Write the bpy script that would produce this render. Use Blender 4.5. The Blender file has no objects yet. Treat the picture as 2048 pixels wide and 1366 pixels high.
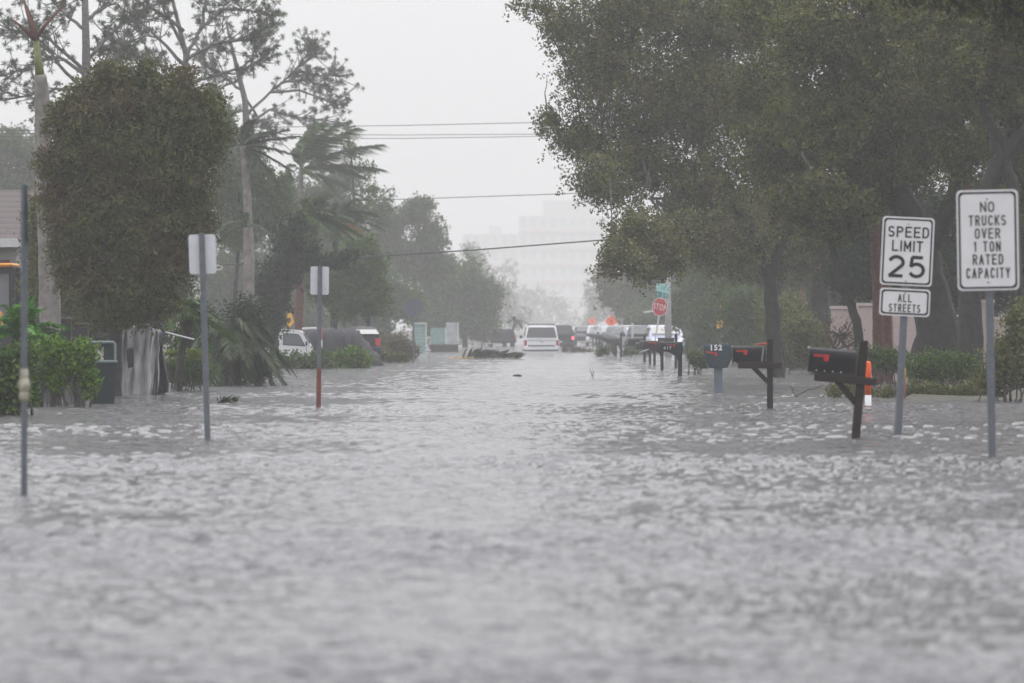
import bpy, math, random
import numpy as np
from mathutils import Vector, Matrix

S = bpy.context.scene
COL = S.collection
R = math.radians
HAZE = 0.00074

# ------------------------------------------------------------------ camera
F = 12000.0            # focal length in pixels of a 2048 px wide picture
HC = 1.2               # camera height above the flood water
cam = bpy.data.cameras.new("camera")
cam_o = bpy.data.objects.new("camera", cam); COL.objects.link(cam_o)
cam.sensor_width = 36.0
cam.lens = 36.0 * F / 2048.0
cam.clip_start = 0.5; cam.clip_end = 6000
cam_o.location = (0, 0, HC)
cam_o.rotation_euler = (R(90) - math.atan(24 / F), 0, math.atan(63 / F))
cam.dof.use_dof = True
cam.dof.focus_distance = 118.0
cam.dof.aperture_fstop = 4.6
S.camera = cam_o

# ------------------------------------------------------------------ sky, sun, exposure
SUN_EL, SUN_ROT = 52.0, 200.0
w = bpy.data.worlds.new("World"); S.world = w
w.use_nodes = True
nt = w.node_tree; nt.nodes.clear()
sky = nt.nodes.new("ShaderNodeTexSky"); sky.sky_type = 'NISHITA'
sky.sun_disc = False
sky.sun_elevation = R(SUN_EL); sky.sun_rotation = R(SUN_ROT)
sky.air_density = 1.0; sky.dust_density = 2.0; sky.ozone_density = 1.0
hs = nt.nodes.new("ShaderNodeHueSaturation"); hs.inputs['Saturation'].default_value = 0.12
bg = nt.nodes.new("ShaderNodeBackground"); bg.inputs["Strength"].default_value = 0.15
wo = nt.nodes.new("ShaderNodeOutputWorld")
nt.links.new(sky.outputs[0], hs.inputs['Color'])
# cloud deck: brighter overhead than at the horizon, as under a real overcast
tc = nt.nodes.new("ShaderNodeTexCoord")
sx = nt.nodes.new("ShaderNodeSeparateXYZ"); nt.links.new(tc.outputs['Generated'], sx.inputs[0])
mr = nt.nodes.new("ShaderNodeMapRange"); mr.inputs['From Min'].default_value = 0.0; mr.inputs['From Max'].default_value = 1.0
mr.inputs['To Min'].default_value = 5.3; mr.inputs['To Max'].default_value = 12.6
nt.links.new(sx.outputs['Z'], mr.inputs['Value'])
deck = nt.nodes.new("ShaderNodeVectorMath"); deck.operation = 'SCALE'; 
tint = nt.nodes.new("ShaderNodeValToRGB")      # neutral at the horizon, cooler overhead
tint.color_ramp.elements[0].color = (0.992, 1.0, 1.008, 1); tint.color_ramp.elements[1].color = (0.985, 0.985, 1.06, 1); tint.color_ramp.elements[1].position = 0.5
nt.links.new(sx.outputs['Z'], tint.inputs['Fac']); nt.links.new(tint.outputs['Color'], deck.inputs[0])
nt.links.new(mr.outputs[0], deck.inputs['Scale'])
mx = nt.nodes.new("ShaderNodeMix"); mx.data_type = 'RGBA'; mx.inputs[0].default_value = 0.88
nt.links.new(hs.outputs['Color'], mx.inputs[6]); nt.links.new(deck.outputs[0], mx.inputs[7])
nt.links.new(mx.outputs[2], bg.inputs['Color'])
nt.links.new(bg.outputs[0], wo.inputs[0])

sun = bpy.data.lights.new("sun", 'SUN'); sun.energy = 0.7; sun.angle = R(25); sun.color = (1, 0.97, 0.93)
sun_o = bpy.data.objects.new("sun", sun); COL.objects.link(sun_o)
# light comes from behind the camera and a little to the left, high up
sun_o.rotation_euler = (R(90 - SUN_EL), 0, R(180 - SUN_ROT) + R(180))
S.view_settings.view_transform = 'Standard'
S.view_settings.look = 'None'
S.view_settings.exposure = 0.18
S.view_settings.gamma = 1.0
S.render.engine = 'CYCLES'
S.cycles.use_denoising = True
S.cycles.max_bounces = 6
S.cycles.diffuse_bounces = 3
S.cycles.glossy_bounces = 3
S.cycles.volume_bounces = 3
S.cycles.transmission_bounces = 2
S.cycles.transparent_max_bounces = 4
S.cycles.caustics_reflective = False
S.cycles.caustics_refractive = False

# ------------------------------------------------------------------ helpers
def P(px, py, d):
    """a point of the place: d metres down the street, read off the photograph's pixel grid"""
    return Vector(((px - 1087.0) / F * d, d, HC + (659.0 - py) / F * d))

def dist(py):
    """distance of a water line seen at row py"""
    return F * HC / (py - 659.0)

def mat(name, col, rough=0.6, metal=0.0, var=0.12, scale=6.0, bump=0.0, spec=0.4, col2=None, emit=None, coord='Object'):
    m = bpy.data.materials.new(name); m.use_nodes = True
    t = m.node_tree; b = t.nodes["Principled BSDF"]
    b.inputs['Roughness'].default_value = rough
    b.inputs['Metallic'].default_value = metal
    b.inputs['Specular IOR Level'].default_value = spec
    tc = t.nodes.new("ShaderNodeTexCoord")
    nz = t.nodes.new("ShaderNodeTexNoise"); nz.inputs['Scale'].default_value = scale; nz.inputs['Detail'].default_value = 5
    t.links.new(tc.outputs[coord], nz.inputs['Vector'])
    rp = t.nodes.new("ShaderNodeValToRGB")
    c1 = [max(0, c * (1 - var)) for c in col]; c2 = [min(1, c * (1 + var)) for c in col] if col2 is None else col2
    rp.color_ramp.elements[0].color = (*c1, 1); rp.color_ramp.elements[0].position = 0.35
    rp.color_ramp.elements[1].color = (*c2, 1); rp.color_ramp.elements[1].position = 0.65
    t.links.new(nz.outputs['Fac'], rp.inputs['Fac'])
    t.links.new(rp.outputs['Color'], b.inputs['Base Color'])
    if bump:
        bp = t.nodes.new("ShaderNodeBump"); bp.inputs['Strength'].default_value = bump; bp.inputs['Distance'].default_value = 0.02
        t.links.new(nz.outputs['Fac'], bp.inputs['Height']); t.links.new(bp.outputs[0], b.inputs['Normal'])
    if emit:
        b.inputs['Emission Color'].default_value = (*emit[:3], 1); b.inputs['Emission Strength'].default_value = emit[3]
    return m

def leaf_mat(name, cols, rough=0.55, trans=0.25, patch=None, fresh=None):
    """leaf colour differs from leaf to leaf; patch = colour of storm-browned patches"""
    m = bpy.data.materials.new(name); m.use_nodes = True
    t = m.node_tree; b = t.nodes["Principled BSDF"]; out = t.nodes["Material Output"]
    b.inputs['Roughness'].default_value = rough; b.inputs['Specular IOR Level'].default_value = 0.35
    g = t.nodes.new("ShaderNodeNewGeometry")
    rp = t.nodes.new("ShaderNodeValToRGB"); e = rp.color_ramp.elements
    def viv(c):
        l = (c[0] + c[1] + c[2]) / 3
        return tuple(max(.004, (l + (v - l) * 1.6) * (1.15 if l > .05 else .8)) for v in c)
    cols = [viv(c) for c in cols]
    if patch: patch = viv(patch[:3]) + tuple(patch[3:])
    n = len(cols)
    e[0].color = (*cols[0], 1); e[0].position = 0.0
    e[1].color = (*cols[-1], 1); e[1].position = 1.0
    for i in range(1, n - 1):
        k = e.new(i / (n - 1)); k.color = (*cols[i], 1)
    t.links.new(g.outputs['Random Per Island'], rp.inputs['Fac'])
    src = rp.outputs['Color']
    if patch:
        tc = t.nodes.new("ShaderNodeTexCoord")
        nz = t.nodes.new("ShaderNodeTexNoise"); nz.inputs['Scale'].default_value = patch[3] if len(patch) > 3 else 0.7
        nz.inputs['Detail'].default_value = 3
        t.links.new(tc.outputs['Object'], nz.inputs['Vector'])
        r2 = t.nodes.new("ShaderNodeValToRGB"); r2.color_ramp.elements[0].position = 0.47; r2.color_ramp.elements[1].position = 0.66
        r2.color_ramp.elements[1].color = (0.8, 0.8, 0.8, 1)
        t.links.new(nz.outputs['Fac'], r2.inputs['Fac'])
        mxn = t.nodes.new("ShaderNodeMix"); mxn.data_type = 'RGBA'
        t.links.new(r2.outputs['Color'], mxn.inputs[0]); t.links.new(src, mxn.inputs[6]); mxn.inputs[7].default_value = (*patch[:3], 1)
        src = mxn.outputs[2]
    if fresh:      # sprigs of paler new growth
        tc = t.nodes.new("ShaderNodeTexCoord")
        nz = t.nodes.new("ShaderNodeTexNoise"); nz.inputs['Scale'].default_value = fresh[3]; nz.inputs['Detail'].default_value = 2
        t.links.new(tc.outputs['Object'], nz.inputs['Vector'])
        r2 = t.nodes.new("ShaderNodeValToRGB"); r2.color_ramp.elements[0].position = 0.50; r2.color_ramp.elements[1].position = 0.70
        t.links.new(nz.outputs['Fac'], r2.inputs['Fac'])
        mxn = t.nodes.new("ShaderNodeMix"); mxn.data_type = 'RGBA'
        t.links.new(r2.outputs['Color'], mxn.inputs[0]); t.links.new(src, mxn.inputs[6]); mxn.inputs[7].default_value = (*fresh[:3], 1)
        src = mxn.outputs[2]
    t.links.new(src, b.inputs['Base Color'])
    if trans:
        tr = t.nodes.new("ShaderNodeBsdfTranslucent"); t.links.new(src, tr.inputs['Color'])
        ms = t.nodes.new("ShaderNodeMixShader"); ms.inputs[0].default_value = trans
        t.links.new(b.outputs[0], ms.inputs[1]); t.links.new(tr.outputs[0], ms.inputs[2]); t.links.new(ms.outputs[0], out.inputs[0])
    return m

def np_mesh(name, V, Fc):
    """V (n,3) floats, Fc (m,k) ints all with k corners"""
    me = bpy.data.meshes.new(name)
    V = np.ascontiguousarray(V, np.float32); Fc = np.ascontiguousarray(Fc, np.int32)
    me.vertices.add(len(V)); me.vertices.foreach_set("co", V.ravel())
    me.loops.add(Fc.size); me.loops.foreach_set("vertex_index", Fc.ravel())
    me.polygons.add(len(Fc)); me.polygons.foreach_set("loop_start", np.arange(0, Fc.size, Fc.shape[1], dtype=np.int32))
    me.update(calc_edges=True)
    return me

BASE = {}
def tag(o, label=None, cat=None, group=None, kind=None):
    if label: o["label"] = label
    if cat: o["category"] = cat
    if group: o["group"] = group
    if kind: o["kind"] = kind
    return o

def thing(name, label, cat, loc=(0, 0, 0), rot=(0, 0, 0), group=None):
    o = bpy.data.objects.new(name, None); COL.objects.link(o)
    o.empty_display_size = 0.2
    o.location = loc; o.rotation_euler = rot
    BASE[o.name] = Vector(loc)
    return tag(o, label, cat, group)

def link(name, me, m, parent=None, smooth=False):
    o = bpy.data.objects.new(name, me); COL.objects.link(o)
    if m: me.materials.append(m)
    if parent: o.parent = parent
    if smooth:
        me.polygons.foreach_set("use_smooth", np.ones(len(me.polygons), bool))
    return o

class MB:
    """collects polygons, then links them as ONE mesh object"""
    def __init__(self): self.v = []; self.f = []
    def add(self, vs, fs):
        n = len(self.v); self.v += [tuple(p) for p in vs]; self.f += [[i + n for i in q] for q in fs]; return self
    def box(self, c, s, rot=None, bev=0.0):
        hx, hy, hz = s[0] / 2, s[1] / 2, s[2] / 2
        c = Vector(c)
        if bev <= 0:
            vs = [Vector((x * hx, y * hy, z * hz)) for z in (-1, 1) for y in (-1, 1) for x in (-1, 1)]
            fs = [(0, 2, 3, 1), (4, 5, 7, 6), (0, 1, 5, 4), (2, 6, 7, 3), (0, 4, 6, 2), (1, 3, 7, 5)]
        else:
            b = min(bev, hx * .95, hy * .95, hz * .95)
            ring = []
            for (z, k) in ((-hz, b), (-hz + b, 0), (hz - b, 0), (hz, b)):
                X, Y = hx - k, hy - k; q = b if k == 0 else b * .4
                ring.append([Vector((x, y, z)) for x, y in ((-X + q, -Y), (X - q, -Y), (X, -Y + q), (X, Y - q), (X - q, Y), (-X + q, Y), (-X, Y - q), (-X, -Y + q))])
            vs = [p for r_ in ring for p in r_]; fs = [tuple(range(7, -1, -1)), tuple(range(24, 32))]
            for k in range(3):
                for i in range(8):
                    j = (i + 1) % 8; fs.append((k * 8 + i, k * 8 + j, k * 8 + 8 + j, k * 8 + 8 + i))
        if rot: vs = [rot @ p for p in vs]
        return self.add([p + c for p in vs], fs)
    def tube(self, pts, rad, n=8, cap=True):
        pts = [Vector(p) for p in pts]
        if not hasattr(rad, '__len__'): rad = [rad] * len(pts)
        vs = []; fs = []; prev = None
        for i, p in enumerate(pts):
            t = (pts[min(i + 1, len(pts) - 1)] - pts[max(i - 1, 0)])
            if t.length < 1e-9: t = Vector((0, 0, 1))
            t.normalize()
            u = t.cross(prev.cross(t)) if prev is not None else (t.cross(Vector((0, 1, 0))) if abs(t.y) < .9 else t.cross(Vector((1, 0, 0))))
            if prev is not None: u = prev - t * prev.dot(t)
            if u.length < 1e-6: u = t.orthogonal()
            u.normalize(); prev = u; v = t.cross(u)
            for k in range(n):
                a = 2 * math.pi * k / n
                vs.append(p + (u * math.cos(a) + v * math.sin(a)) * rad[i])
        for i in range(len(pts) - 1):
            for k in range(n):
                k2 = (k + 1) % n
                fs.append((i * n + k, i * n + k2, (i + 1) * n + k2, (i + 1) * n + k))
        if cap:
            fs.append(tuple(range(n - 1, -1, -1))); fs.append(tuple(range((len(pts) - 1) * n, len(pts) * n)))
        return self.add(vs, fs)
    def prism(self, poly, axis, a, b):
        """poly: (p,q) pairs; axis 'y': (x,z) run along y; 'x': (y,z) run along x"""
        n = len(poly)
        if axis == 'y': lo = [(p, a, q) for p, q in poly]; hi = [(p, b, q) for p, q in poly]
        elif axis == 'x': lo = [(a, p, q) for p, q in poly]; hi = [(b, p, q) for p, q in poly]
        else: lo = [(p, q, a) for p, q in poly]; hi = [(p, q, b) for p, q in poly]
        fs = [tuple(range(n)), tuple(range(2 * n - 1, n - 1, -1))] + [(i, n + i, n + (i + 1) % n, (i + 1) % n) for i in range(n)]
        return self.add(lo + hi, fs)
    def ring(self, outer, inner, a, b):
        """frame between two loops of (x,z), from y=a to y=b"""
        n = len(outer)
        vs = [(p, a, q) for p, q in outer] + [(p, a, q) for p, q in inner] + [(p, b, q) for p, q in outer] + [(p, b, q) for p, q in inner]
        fs = []
        for i in range(n):
            j = (i + 1) % n
            fs += [(i, j, n + j, n + i), (2 * n + i, 3 * n + i, 3 * n + j, 2 * n + j), (i, 2 * n + i, 2 * n + j, j), (n + i, n + j, 3 * n + j, 3 * n + i)]
        return self.add(vs, fs)
    def build(self, name, m, parent=None, origin=None, smooth=False):
        vs = self.v
        if origin is not None:
            ox, oy, oz = origin; vs = [(x - ox, y - oy, z - oz) for x, y, z in vs]
        me = bpy.data.meshes.new(name); me.from_pydata(vs, [], self.f); me.update()
        return link(name, me, m, parent, smooth)

def rrect(w_, h_, r, cx=0, cz=0, n=4):
    out = []
    for (sx_, sz_, a0) in ((1, 1, 0), (-1, 1, 90), (-1, -1, 180), (1, -1, 270)):
        for k in range(n + 1):
            a = R(a0 + 90 * k / n)
            out.append((cx + sx_ * (w_ / 2 - r) + r * math.cos(a), cz + sz_ * (h_ / 2 - r) + r * math.sin(a)))
    return out

def lettering(lines, depth=0.003, y=0.0, bold=0.03):
    """lines: (string, centre x, centre z, width, height); returns an MB of the letters in the xz plane, facing -y"""
    out = MB()
    for (s, cx, cz, w_, h_) in lines:
        cu = bpy.data.curves.new("lettering", 'FONT'); cu.body = s; cu.size = 1.0; cu.offset = bold; cu.resolution_u = 3
        cu.space_character = 1.26
        ob = bpy.data.objects.new("lettering", cu); COL.objects.link(ob)
        bpy.context.view_layer.update()
        dg = bpy.context.evaluated_depsgraph_get()
        me = ob.evaluated_get(dg).to_mesh()
        V = [(v.co.x, v.co.y) for v in me.vertices]; Fs = [tuple(p.vertices) for p in me.polygons]
        x0 = min(v[0] for v in V); x1 = max(v[0] for v in V); z0 = min(v[1] for v in V); z1 = max(v[1] for v in V)
        ob.evaluated_get(dg).to_mesh_clear()
        bpy.data.objects.remove(ob); bpy.data.curves.remove(cu)
        vs = [(cx + ((a - x0) / (x1 - x0) - .5) * w_, y, cz + ((b - z0) / (z1 - z0) - .5) * h_) for a, b in V]
        out.add(vs, Fs)
    return out

def arc_(cx, cy, rx, ry, a0, a1, n=9):
    return [(cx + rx * math.cos(R(a0 + (a1 - a0) * i / n)), cy + ry * math.sin(R(a0 + (a1 - a0) * i / n))) for i in range(n + 1)]
_BOWL = [(0, 1), (.5, 1)] + arc_(.5, .75, .5, .25, 90, -90) + [(.5, .5), (0, .5)]
GLYPH = {'A': [[(0, 0), (.5, 1), (1, 0)], [(.2, .34), (.8, .34)]], 'C': [arc_(.5, .68, .5, .32, 15, 180) + arc_(.5, .32, .5, .32, 180, 345)],
    'D': [[(0, 0), (0, 1), (.45, 1)] + arc_(.45, .65, .55, .35, 90, 0) + arc_(.45, .35, .55, .35, 0, -90) + [(.45, 0), (0, 0)]],
    'E': [[(1, 1), (0, 1), (0, 0), (1, 0)], [(0, .52), (.85, .52)]], 'I': [[(0, 0), (0, 1)]], '1': [[(-.25, .8), (0, 1), (0, 0)]], 'K': [[(0, 0), (0, 1)], [(1, 1), (0, .38)], [(.32, .58), (1, 0)]],
    'L': [[(0, 1), (0, 0), (1, 0)]], 'M': [[(0, 0), (0, 1), (.5, .25), (1, 1), (1, 0)]], 'N': [[(0, 0), (0, 1), (1, 0), (1, 1)]],
    'O': [arc_(.5, .68, .5, .32, 0, 180) + arc_(.5, .32, .5, .32, 180, 360) + [(1, .68)]], 'P': [[(0, 0), (0, 1)], _BOWL],
    'R': [[(0, 0), (0, 1)], _BOWL, [(.5, .5), (1, 0)]], 'S': [arc_(.5, .745, .48, .255, 25, 270) + arc_(.5, .25, .5, .25, 90, -155)],
    'T': [[(0, 1), (1, 1)], [(.5, 1), (.5, 0)]], 'U': [[(0, 1), (0, .32)] + arc_(.5, .32, .5, .32, 180, 360) + [(1, 1)]], 'V': [[(0, 1), (.5, 0), (1, 1)]],
    'Y': [[(0, 1), (.5, .45), (1, 1)], [(.5, .45), (.5, 0)]], '2': [arc_(.5, .7, .5, .3, 165, -25) + [(0, 0), (1, 0)]],
    '5': [[(.92, 1), (.14, 1), (.05, .52)] + arc_(.48, .33, .52, .33, 130, -155)]}
ADV = {'I': 0.0, '1': .12, 'M': 1.2, ' ': .45}
def road_lettering(lines, y=0.0, weight=.15):
    """block road-sign letters drawn as broad strokes; lines as in lettering()"""
    out = MB()
    for (s_, cx, cz, w_, h_) in lines:
        st = weight * h_; gap = .30
        units = sum(ADV.get(c, 1.0) for c in s_) + gap * 0
        n = len(s_); sp = st + .17 * h_
        lw = (w_ - st - sp * (n - 1)) / max(.2, units)
        x = cx - w_ / 2 + st / 2; k = 0
        for c in s_:
            a = ADV.get(c, 1.0)
            for pl in GLYPH.get(c, []):
                q = [(x + px_ * (lw * (a if a > .5 else 1.0)), cz + (py_ - .5) * (h_ - st)) for px_, py_ in pl]
                for i in range(len(q) - 1):
                    a_, b_ = Vector(q[i]), Vector(q[i + 1]); dd = (b_ - a_)
                    if dd.length < 1e-7: continue
                    dd.normalize(); e0 = st * .5 if i == 0 else st * .30; e1 = st * .5 if i == len(q) - 2 else st * .30
                    if len(pl) > 6:
                        if i > 0: e0 = st * .12
                        if i < len(q) - 2: e1 = st * .12
                    if c in 'CS25' and len(pl) > 6: e0 = 0 if i == 0 else e0; e1 = 0 if i == len(q) - 2 else e1
                    a_ = a_ - dd * e0; b_ = b_ + dd * e1; m_ = Vector((-dd.y, dd.x)) * st * .5
                    yy = y - .0005 * (k % 5); k += 1
                    out.add([(v.x, yy, v.y) for v in (a_ + m_, a_ - m_, b_ - m_, b_ + m_)], [(0, 1, 2, 3)])
            x += lw * a + sp
    return out

def rng_(seed): return np.random.default_rng(seed)

def blob_centres(rg, blobs, d, n, depth=1.0, gap=0.75, stray_f=.10):
    """clump centres inside ellipsoids given as (px, py, rx, ry[, dy]) at distance d; ragged edges and gaps"""
    wts = np.array([b[2] * b[3] for b in blobs], float); wts /= wts.sum()
    cnt = np.maximum(1, (wts * n * 1.5).astype(int)); out = []
    w1 = rg.normal(size=(5, 3)); w1 /= np.linalg.norm(w1, axis=1)[:, None]; p1 = rg.uniform(0, 6.28, 5)
    for b, c in zip(blobs, cnt):
        dd = d + (b[4] if len(b) > 4 else 0)
        s = dd / F
        g = rg.normal(size=(c, 3)); g /= np.linalg.norm(g, axis=1)[:, None]
        ph = rg.uniform(0, 6.28, 6)
        lump = 0.84 + 0.15 * np.sin(g[:, 0] * 5 + ph[0] + 3 * g[:, 1]) + 0.15 * np.sin(g[:, 2] * 6 + ph[1] + 2 * g[:, 0]) + 0.10 * np.sin(g[:, 1] * 11 + g[:, 2] * 9 + ph[2])
        r = rg.uniform(0, 1, c) ** (1 / 2.2) * lump
        stray = rg.uniform(0, 1, c) < stray_f
        r = np.where(stray, r * rg.uniform(1.03, 1.25 + stray_f, c), r)
        rx, rz = b[2] * s, b[3] * s; ry = min(max(rx, rz), 1.3 * min(rx, rz)) * depth
        q = g * r[:, None] * np.array([rx, ry, rz])
        lam = max(.35, .42 * min(rx, rz))
        f = sum(np.sin((q @ w1[k]) * 6.283 / (lam * (1.0 if k < 3 else .5)) + p1[k]) for k in range(5)) / 2.0
        keep = (rg.uniform(0, 1, c) < np.clip(.62 + gap * f, .02, 1)) | (stray & (rg.uniform(0, 1, c) < .6))
        out.append((np.array(P(b[0], b[1], dd)) + q)[keep])
    return np.concatenate(out)

def leaf_cloud(rg, C, per, spread, L, W, droop=0.0, flat=0.0, spray=None):
    """per leaves round each clump centre; kite shaped quads"""
    n = len(C) * per
    c = np.repeat(C, per, axis=0)
    if spray is None: c = c + rg.normal(size=(n, 3)) * np.asarray(spread)
    else:      # leaves strung along a short hanging twig
        sd = rg.normal(size=(len(C), 3)) * .75 + np.asarray(spray); sd /= np.linalg.norm(sd, axis=1)[:, None]
        sp = float(np.mean(spread)); k = rg.uniform(-1, 1, n)[:, None]
        c = c + np.repeat(sd, per, 0) * k * sp * 2.4 + rg.normal(size=(n, 3)) * sp * (.62 - .34 * np.abs(k))
    a = rg.normal(size=(n, 3)); a[:, 2] = a[:, 2] * (1 - flat) - droop
    a /= np.linalg.norm(a, axis=1)[:, None]
    b = rg.normal(size=(n, 3)); b -= a * (a * b).sum(1)[:, None]; b /= np.linalg.norm(b, axis=1)[:, None]
    sc = rg.uniform(0.65, 1.25, n)[:, None]
    a = a * L * sc; b = b * W * sc * 0.5
    V = np.empty((n, 4, 3)); V[:, 0] = c - a * .5; V[:, 1] = c + b - a * .05; V[:, 2] = c + a * .5; V[:, 3] = c - b - a * .05
    return V.reshape(-1, 3), np.arange(n * 4).reshape(n, 4)

def join_np(parts):
    V = []; Fc = []; o = 0
    for v, f in parts:
        V.append(v); Fc.append(f + o); o += len(v)
    return np.concatenate(V), np.concatenate(Fc)

def curve_pts(a, b, sag, n, rnd, jit):
    a = Vector(a); b = Vector(b); out = []
    for i in range(n + 1):
        t = i / n
        p = a.lerp(b, t) + Vector((0, 0, sag)) * (4 * t * (1 - t))
        if 0 < i < n: p += Vector((rnd.gauss(0, jit), rnd.gauss(0, jit), rnd.gauss(0, jit)))
        out.append(p)
    return out

def tree(name, label, cat, d, trunks, blobs, nleaf, L, W, leafm, barkm, seed=1, per=26, spread=0.16, depth=1.0, droop=0.2,
         group=None, twigs=60, limbs=True, limb_r=0.05, spray=(.1, 0, -.45), gap=None, stray_f=.10):
    """trunks: list of (pixel polyline, start width px, end width px[, depth offset]); crown of leaf clumps in the blobs"""
    rg = rng_(seed); rnd = random.Random(seed)
    bx, by = trunks[0][0][0][:2] if trunks else (blobs[0][0], blobs[0][1])
    org = P(bx, by, d); org.z = min(org.z, 0.0)
    root = thing(name, label, cat, org, group=group)
    tb = MB(); ends = []
    for tr in trunks:
        pl, w0, w1 = tr[:3]; off = tr[3] if len(tr) > 3 else 0.0
        n = len(pl); pts = []; rr = []
        for i, q in enumerate(pl):
            f = i / max(1, n - 1)
            pts.append(P(q[0], q[1], d + off * f)); rr.append((w0 + (w1 - w0) * f) * .5 * d / F)
        # finer path
        fp = []; fr = []
        for i in range(n - 1):
            for k in range(4):
                t = k / 4; p = pts[i].lerp(pts[i + 1], t)
                if k: p += Vector((rnd.gauss(0, 1), rnd.gauss(0, 1), 0)) * rr[i] * .12
                fp.append(p); fr.append(rr[i] + (rr[i + 1] - rr[i]) * t)
        fp.append(pts[-1]); fr.append(rr[-1])
        if tr is trunks[0]:
            fp.insert(0, Vector((fp[0].x, fp[0].y, min(-0.6, fp[0].z - .3)))); fr.insert(0, fr[0] * 1.15)
        tb.tube(fp, fr, 8); ends += list(zip(fp, fr))[len(fp) // 3:]
    C = blob_centres(rg, blobs, d, max(4, nleaf // per), depth, gap=gap if gap is not None else (.65 if d < 200 else .4), stray_f=stray_f)
    if limbs and ends:
        for b in blobs:
            c = P(b[0], b[1], d + (b[4] if len(b) > 4 else 0))
            e, r0 = min(ends, key=lambda q: (q[0] - c).length + 3.0 * max(0, c.z + .4 - q[0].z if b[1] > 380 else 0))
            rad = min(r0 * .7, limb_r)
            pts = curve_pts(e, c, rnd.uniform(-.1, .25) * (c - e).length * .4, 6, rnd, (c - e).length * .03)
            tb.tube(pts, [rad * (1 - .12 * i) for i in range(len(pts))], 6)
    if twigs:
        bc = [P(b[0], b[1], d + (b[4] if len(b) > 4 else 0)) for b in blobs]
        for k in rg.integers(0, len(C), twigs):
            c = Vector(C[k]); q = min(bc, key=lambda t: (t - c).length)
            pts = curve_pts(q.lerp(c, .1), c + (c - q) * .12, rnd.uniform(-.15, .2) * (c - q).length, 4, rnd, (c - q).length * .05)
            tb.tube(pts, [.02, .016, .012, .009, .006], 4, cap=False)
    if tb.v: tb.build("trunk", barkm, root, org, smooth=True)
    V, Fc = leaf_cloud(rg, C, per, spread, L, W, droop, spray=spray)
    link("crown", np_mesh("crown", V - np.array(org), Fc), leafm, root)
    return root

def bush(name, label, cat, d, blobs, nleaf, L, W, leafm, seed=1, per=22, spread=0.1, depth=1.0, droop=0.0, group=None, stems=14, barkm=None):
    """a shrub or hedge: leaves on short stems that stand in the ground"""
    rg = rng_(seed); rnd = random.Random(seed)
    cx = sum(b[0] for b in blobs) / len(blobs)
    org = P(cx, 659, d); org.z = 0
    root = thing(name, label, cat, org, group=group)
    C = blob_centres(rg, blobs, d, max(4, nleaf // per), depth)
    V, Fc = leaf_cloud(rg, C, per, spread, L, W, droop)
    link("foliage", np_mesh("foliage", V - np.array(org), Fc), leafm, root)
    sb = MB()
    for k in rg.integers(0, len(C), stems):
        c = Vector(C[k]); g = Vector((c.x + rnd.gauss(0, .15), c.y + rnd.gauss(0, .1), -0.35))
        sb.tube(curve_pts(g, c, 0, 4, rnd, .03), [.02, .018, .015, .01, .006], 5)
    sb.build("stem", barkm or M['bark'], root, org)
    return root

def frond_np(rg, base, dirv, length, sag, wind, nl, ll, lw, rach=0.02, lift=0.3, side_droop=0.3, wl=0.12):
    """one feather frond; returns leaflets (V,F quads) and the rachis path"""
    base = np.array(base, float); dv = np.array(dirv, float); dv /= np.linalg.norm(dv)
    wind = np.array(wind, float)
    def pt(t): return base + dv * length * t + np.array([0, 0, -sag]) * t * t + wind * t * t
    parts = []
    path = [pt(i / 8) for i in range(9)]
    ts = np.linspace(0.12, 1.0, nl)
    V = []
    for t in ts:
        p = pt(t); tg = pt(min(1, t + .03)) - pt(t - .03); tg /= np.linalg.norm(tg)
        sd = np.cross(tg, [0, 0, 1.0]); sd /= (np.linalg.norm(sd) + 1e-9)
        up = np.cross(sd, tg)
        l = ll * (0.45 + 0.75 * math.sin(math.pi * min(1, .12 + .88 * t) ** .8)) * rg.uniform(.85, 1.1)
        if t > .97: l *= .7
        for s in (-1, 1):
            a = sd * s * rg.uniform(.55, .9) + tg * rg.uniform(.5, .95) + up * lift * rg.uniform(.2, 1) + rg.normal(0, .06, 3)
            a /= np.linalg.norm(a)
            e = p + a * l + np.array([0, 0, -side_droop * l]) + wind * wl * l
            mid = p + a * l * .45 + np.array([0, 0, -side_droop * l * .12])
            b = np.cross(a, up); b /= (np.linalg.norm(b) + 1e-9); b = b * lw * .5 + up * lw * .12
            V += [p, mid + b, e, mid - b]
    V = np.array(V); Fc = np.arange(len(V)).reshape(-1, 4)
    return V, Fc, path

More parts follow.
